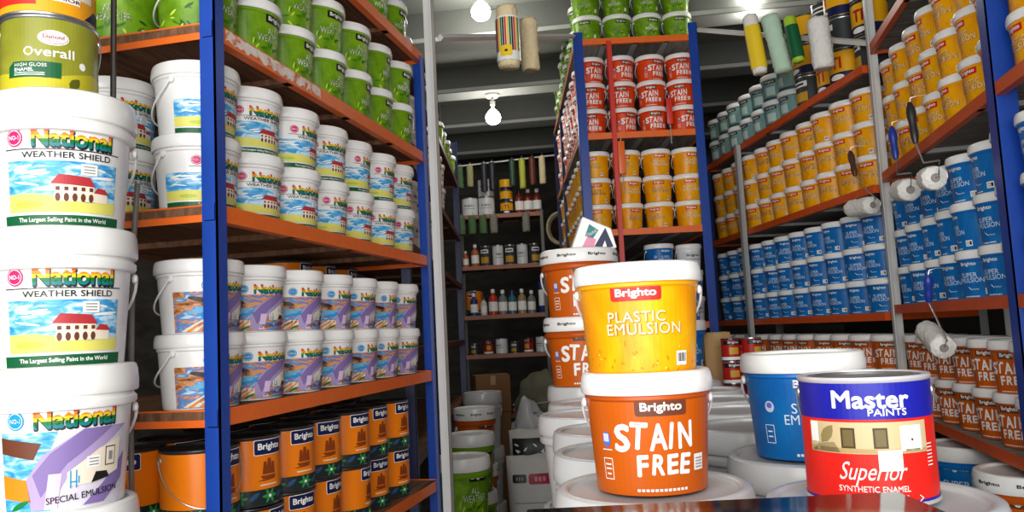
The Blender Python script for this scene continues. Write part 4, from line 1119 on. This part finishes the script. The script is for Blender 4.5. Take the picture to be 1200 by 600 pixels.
# ------------------------------------------------------------------ brushes and rollers hanging on the right rack
FX = RR.x - .03
def hang(lx, z, dx=0): return RR.at(lx, -.022 - dx, z)
BLUEH = mat('handle_blue', '1e3a9a', .35); BLKH = mat('handle_black', '26262a', .4); BRNH = mat('handle_brown', '4b2a1e', .45)
def frame_roller(label, h0, h1, rods, r0, r1, rad, hm):
    t = thing('paint_roller', label, 'roller', h0)
    o = Vector(h0); a, b = Vector(h0) - o, Vector(h1) - o
    bm = bmesh.new(); tube(bm, [a.lerp(b, k / 8) for k in range(9)], .01, 10, 0, [.006, .014, .0165, .0155, .013, .0125, .014, .0125, .008]); ob('handle', finish('roller_handle', bm, hm), t)
    p0, p1 = Vector(r0) - o, Vector(r1) - o
    bm = bmesh.new(); tube(bm, [b] + [Vector(q) - o for q in rods] + [p0], .0032, 8); ob('frame_wire', finish('roller_frame_wire', bm, WIRE), t)
    L = (p1 - p0).length
    bm = bmesh.new(); fuzz(bm, rad, 0, L, 22, 0, rad * .06, 5)
    f = ob('fleece', finish('roller_fleece', bm, FLEECEW, angle=80), t); f.location = p0; f.rotation_mode = 'QUATERNION'; f.rotation_quaternion = (p1 - p0).to_track_quat('Z', 'Y')
    bm = bmesh.new(); revolve(bm, [(rad * .36, -.003), (rad * .32, -.006), (rad * .15, -.006)], 18)
    c = ob('core', finish('roller_core', bm, mat('core_grey', '8d8580', .5)), t); c.location = p0; c.rotation_mode = 'QUATERNION'; c.rotation_quaternion = f.rotation_quaternion
    bm = bmesh.new(); tube(bm, [a + Vector((0, 0, -.004)), a + Vector((.004, .0, .016)), a + Vector((.03, 0, .022)), a + Vector((.066, 0, .018))], .0018, 6); ob('hanging_loop', finish('hanging_loop', bm, WIRE), t)
frame_roller('roller with blue handle hanging before the lowest blue buckets', (.80, 3.04, 1.625), (.80, 3.065, 1.53), [(.80, 2.90, 1.40)], (.80, 2.94, 1.375), (.81, 3.17, 1.43), .04, BLUEH)
frame_roller('black-handled roller hanging before the yellow buckets by the white post', (.80, 3.06, 2.245), (.80, 3.032, 2.09), [(.80, 2.96, 2.005), (.80, 2.79, 1.98), (.795, 2.79, 1.935)], (.795, 2.83, 1.931), (.80, 2.94, 1.945), .04, BLKH)
frame_roller('blue-handled roller hanging in front of the white post', (.80, 3.34, 2.225), (.80, 3.318, 2.09), [(.80, 3.316, 2.03), (.80, 3.12, 2.0)], (.80, 3.16, 1.945), (.80, 3.31, 1.965), .042, BLUEH)
frame_roller('brown-handled roller hanging before the far right yellow buckets', (.774, 4.034, 2.277), (.782, 4.008, 2.15), [(.814, 3.908, 2.055), (.83, 3.86, 2.02)], (.82, 3.88, 1.99), (.76, 4.06, 2.0), .042, BRNH)
# red hanging strips and an orange handle on the centre rack
def strip(label, loc, h, w, m, rotz):
    t = thing('hanging_tool', label, 'tool', loc, rotz)
    bm = bmesh.new(); box(bm, -w / 2, w / 2, -.008, .008, -h, 0, 0, .004); ob('handle', finish('tool_handle', bm, m), t)
    bm = bmesh.new(); tube(bm, [(0, 0, -h), (0, 0, -h - .12)], .003, 6); ob('rod', finish('tool_rod', bm, WIRE), t)
    bm = bmesh.new(); tube(bm, [(0, 0, -.01), (0, -.003, .012), (0, .012, .02)], .002, 6); ob('loop', finish('tool_loop', bm, WIRE), t)
strip('red-handled tool hanging before the red buckets of centre rack', CR.at(.55, -.03, CZ[2] + .19), .16, .035, REDPOST, CR.rot)
strip('orange-handled tool hanging before the yellow buckets of centre rack', CR.at(.245, -.03, CZ[2] - .06), .2, .04, mat('handle_orange', 'ee6a1e', .4), CR.rot)

lr = next(o for o in C.objects if o.get('label', '').startswith('tall blue-posted rack'))
bm = bmesh.new(); q = random.Random(9); top = []; bot = []
for k in range(41):
    xx = .05 + .012 * k
    top.append(bm.verts.new((xx, .0036, LZ[3] + .002 - q.uniform(0, .004)))); bot.append(bm.verts.new((xx, .0036, LZ[3] - .031 + q.uniform(0, .012))))
for k in range(40): bm.faces.new((top[k], bot[k], bot[k + 1], top[k + 1]))
ob('paper_strip', finish('paper_strip', bm, ramp_mat('worn_paper', [(.38, 'd86a38'), (.46, 'e9d5c8'), (.7, 'f3eee8')], 30, (1, 1, 1), .7), smooth=False), lr)
for o in C.objects:
    if o.get('label', '').startswith('orange tin with navy badge') and 'front, first from' in o['label']:
        o.rotation_euler.z = LR.rot - radians(12)
        for c in o.children:
            if c.name.startswith('handle'): c.rotation_euler.z = radians(150)
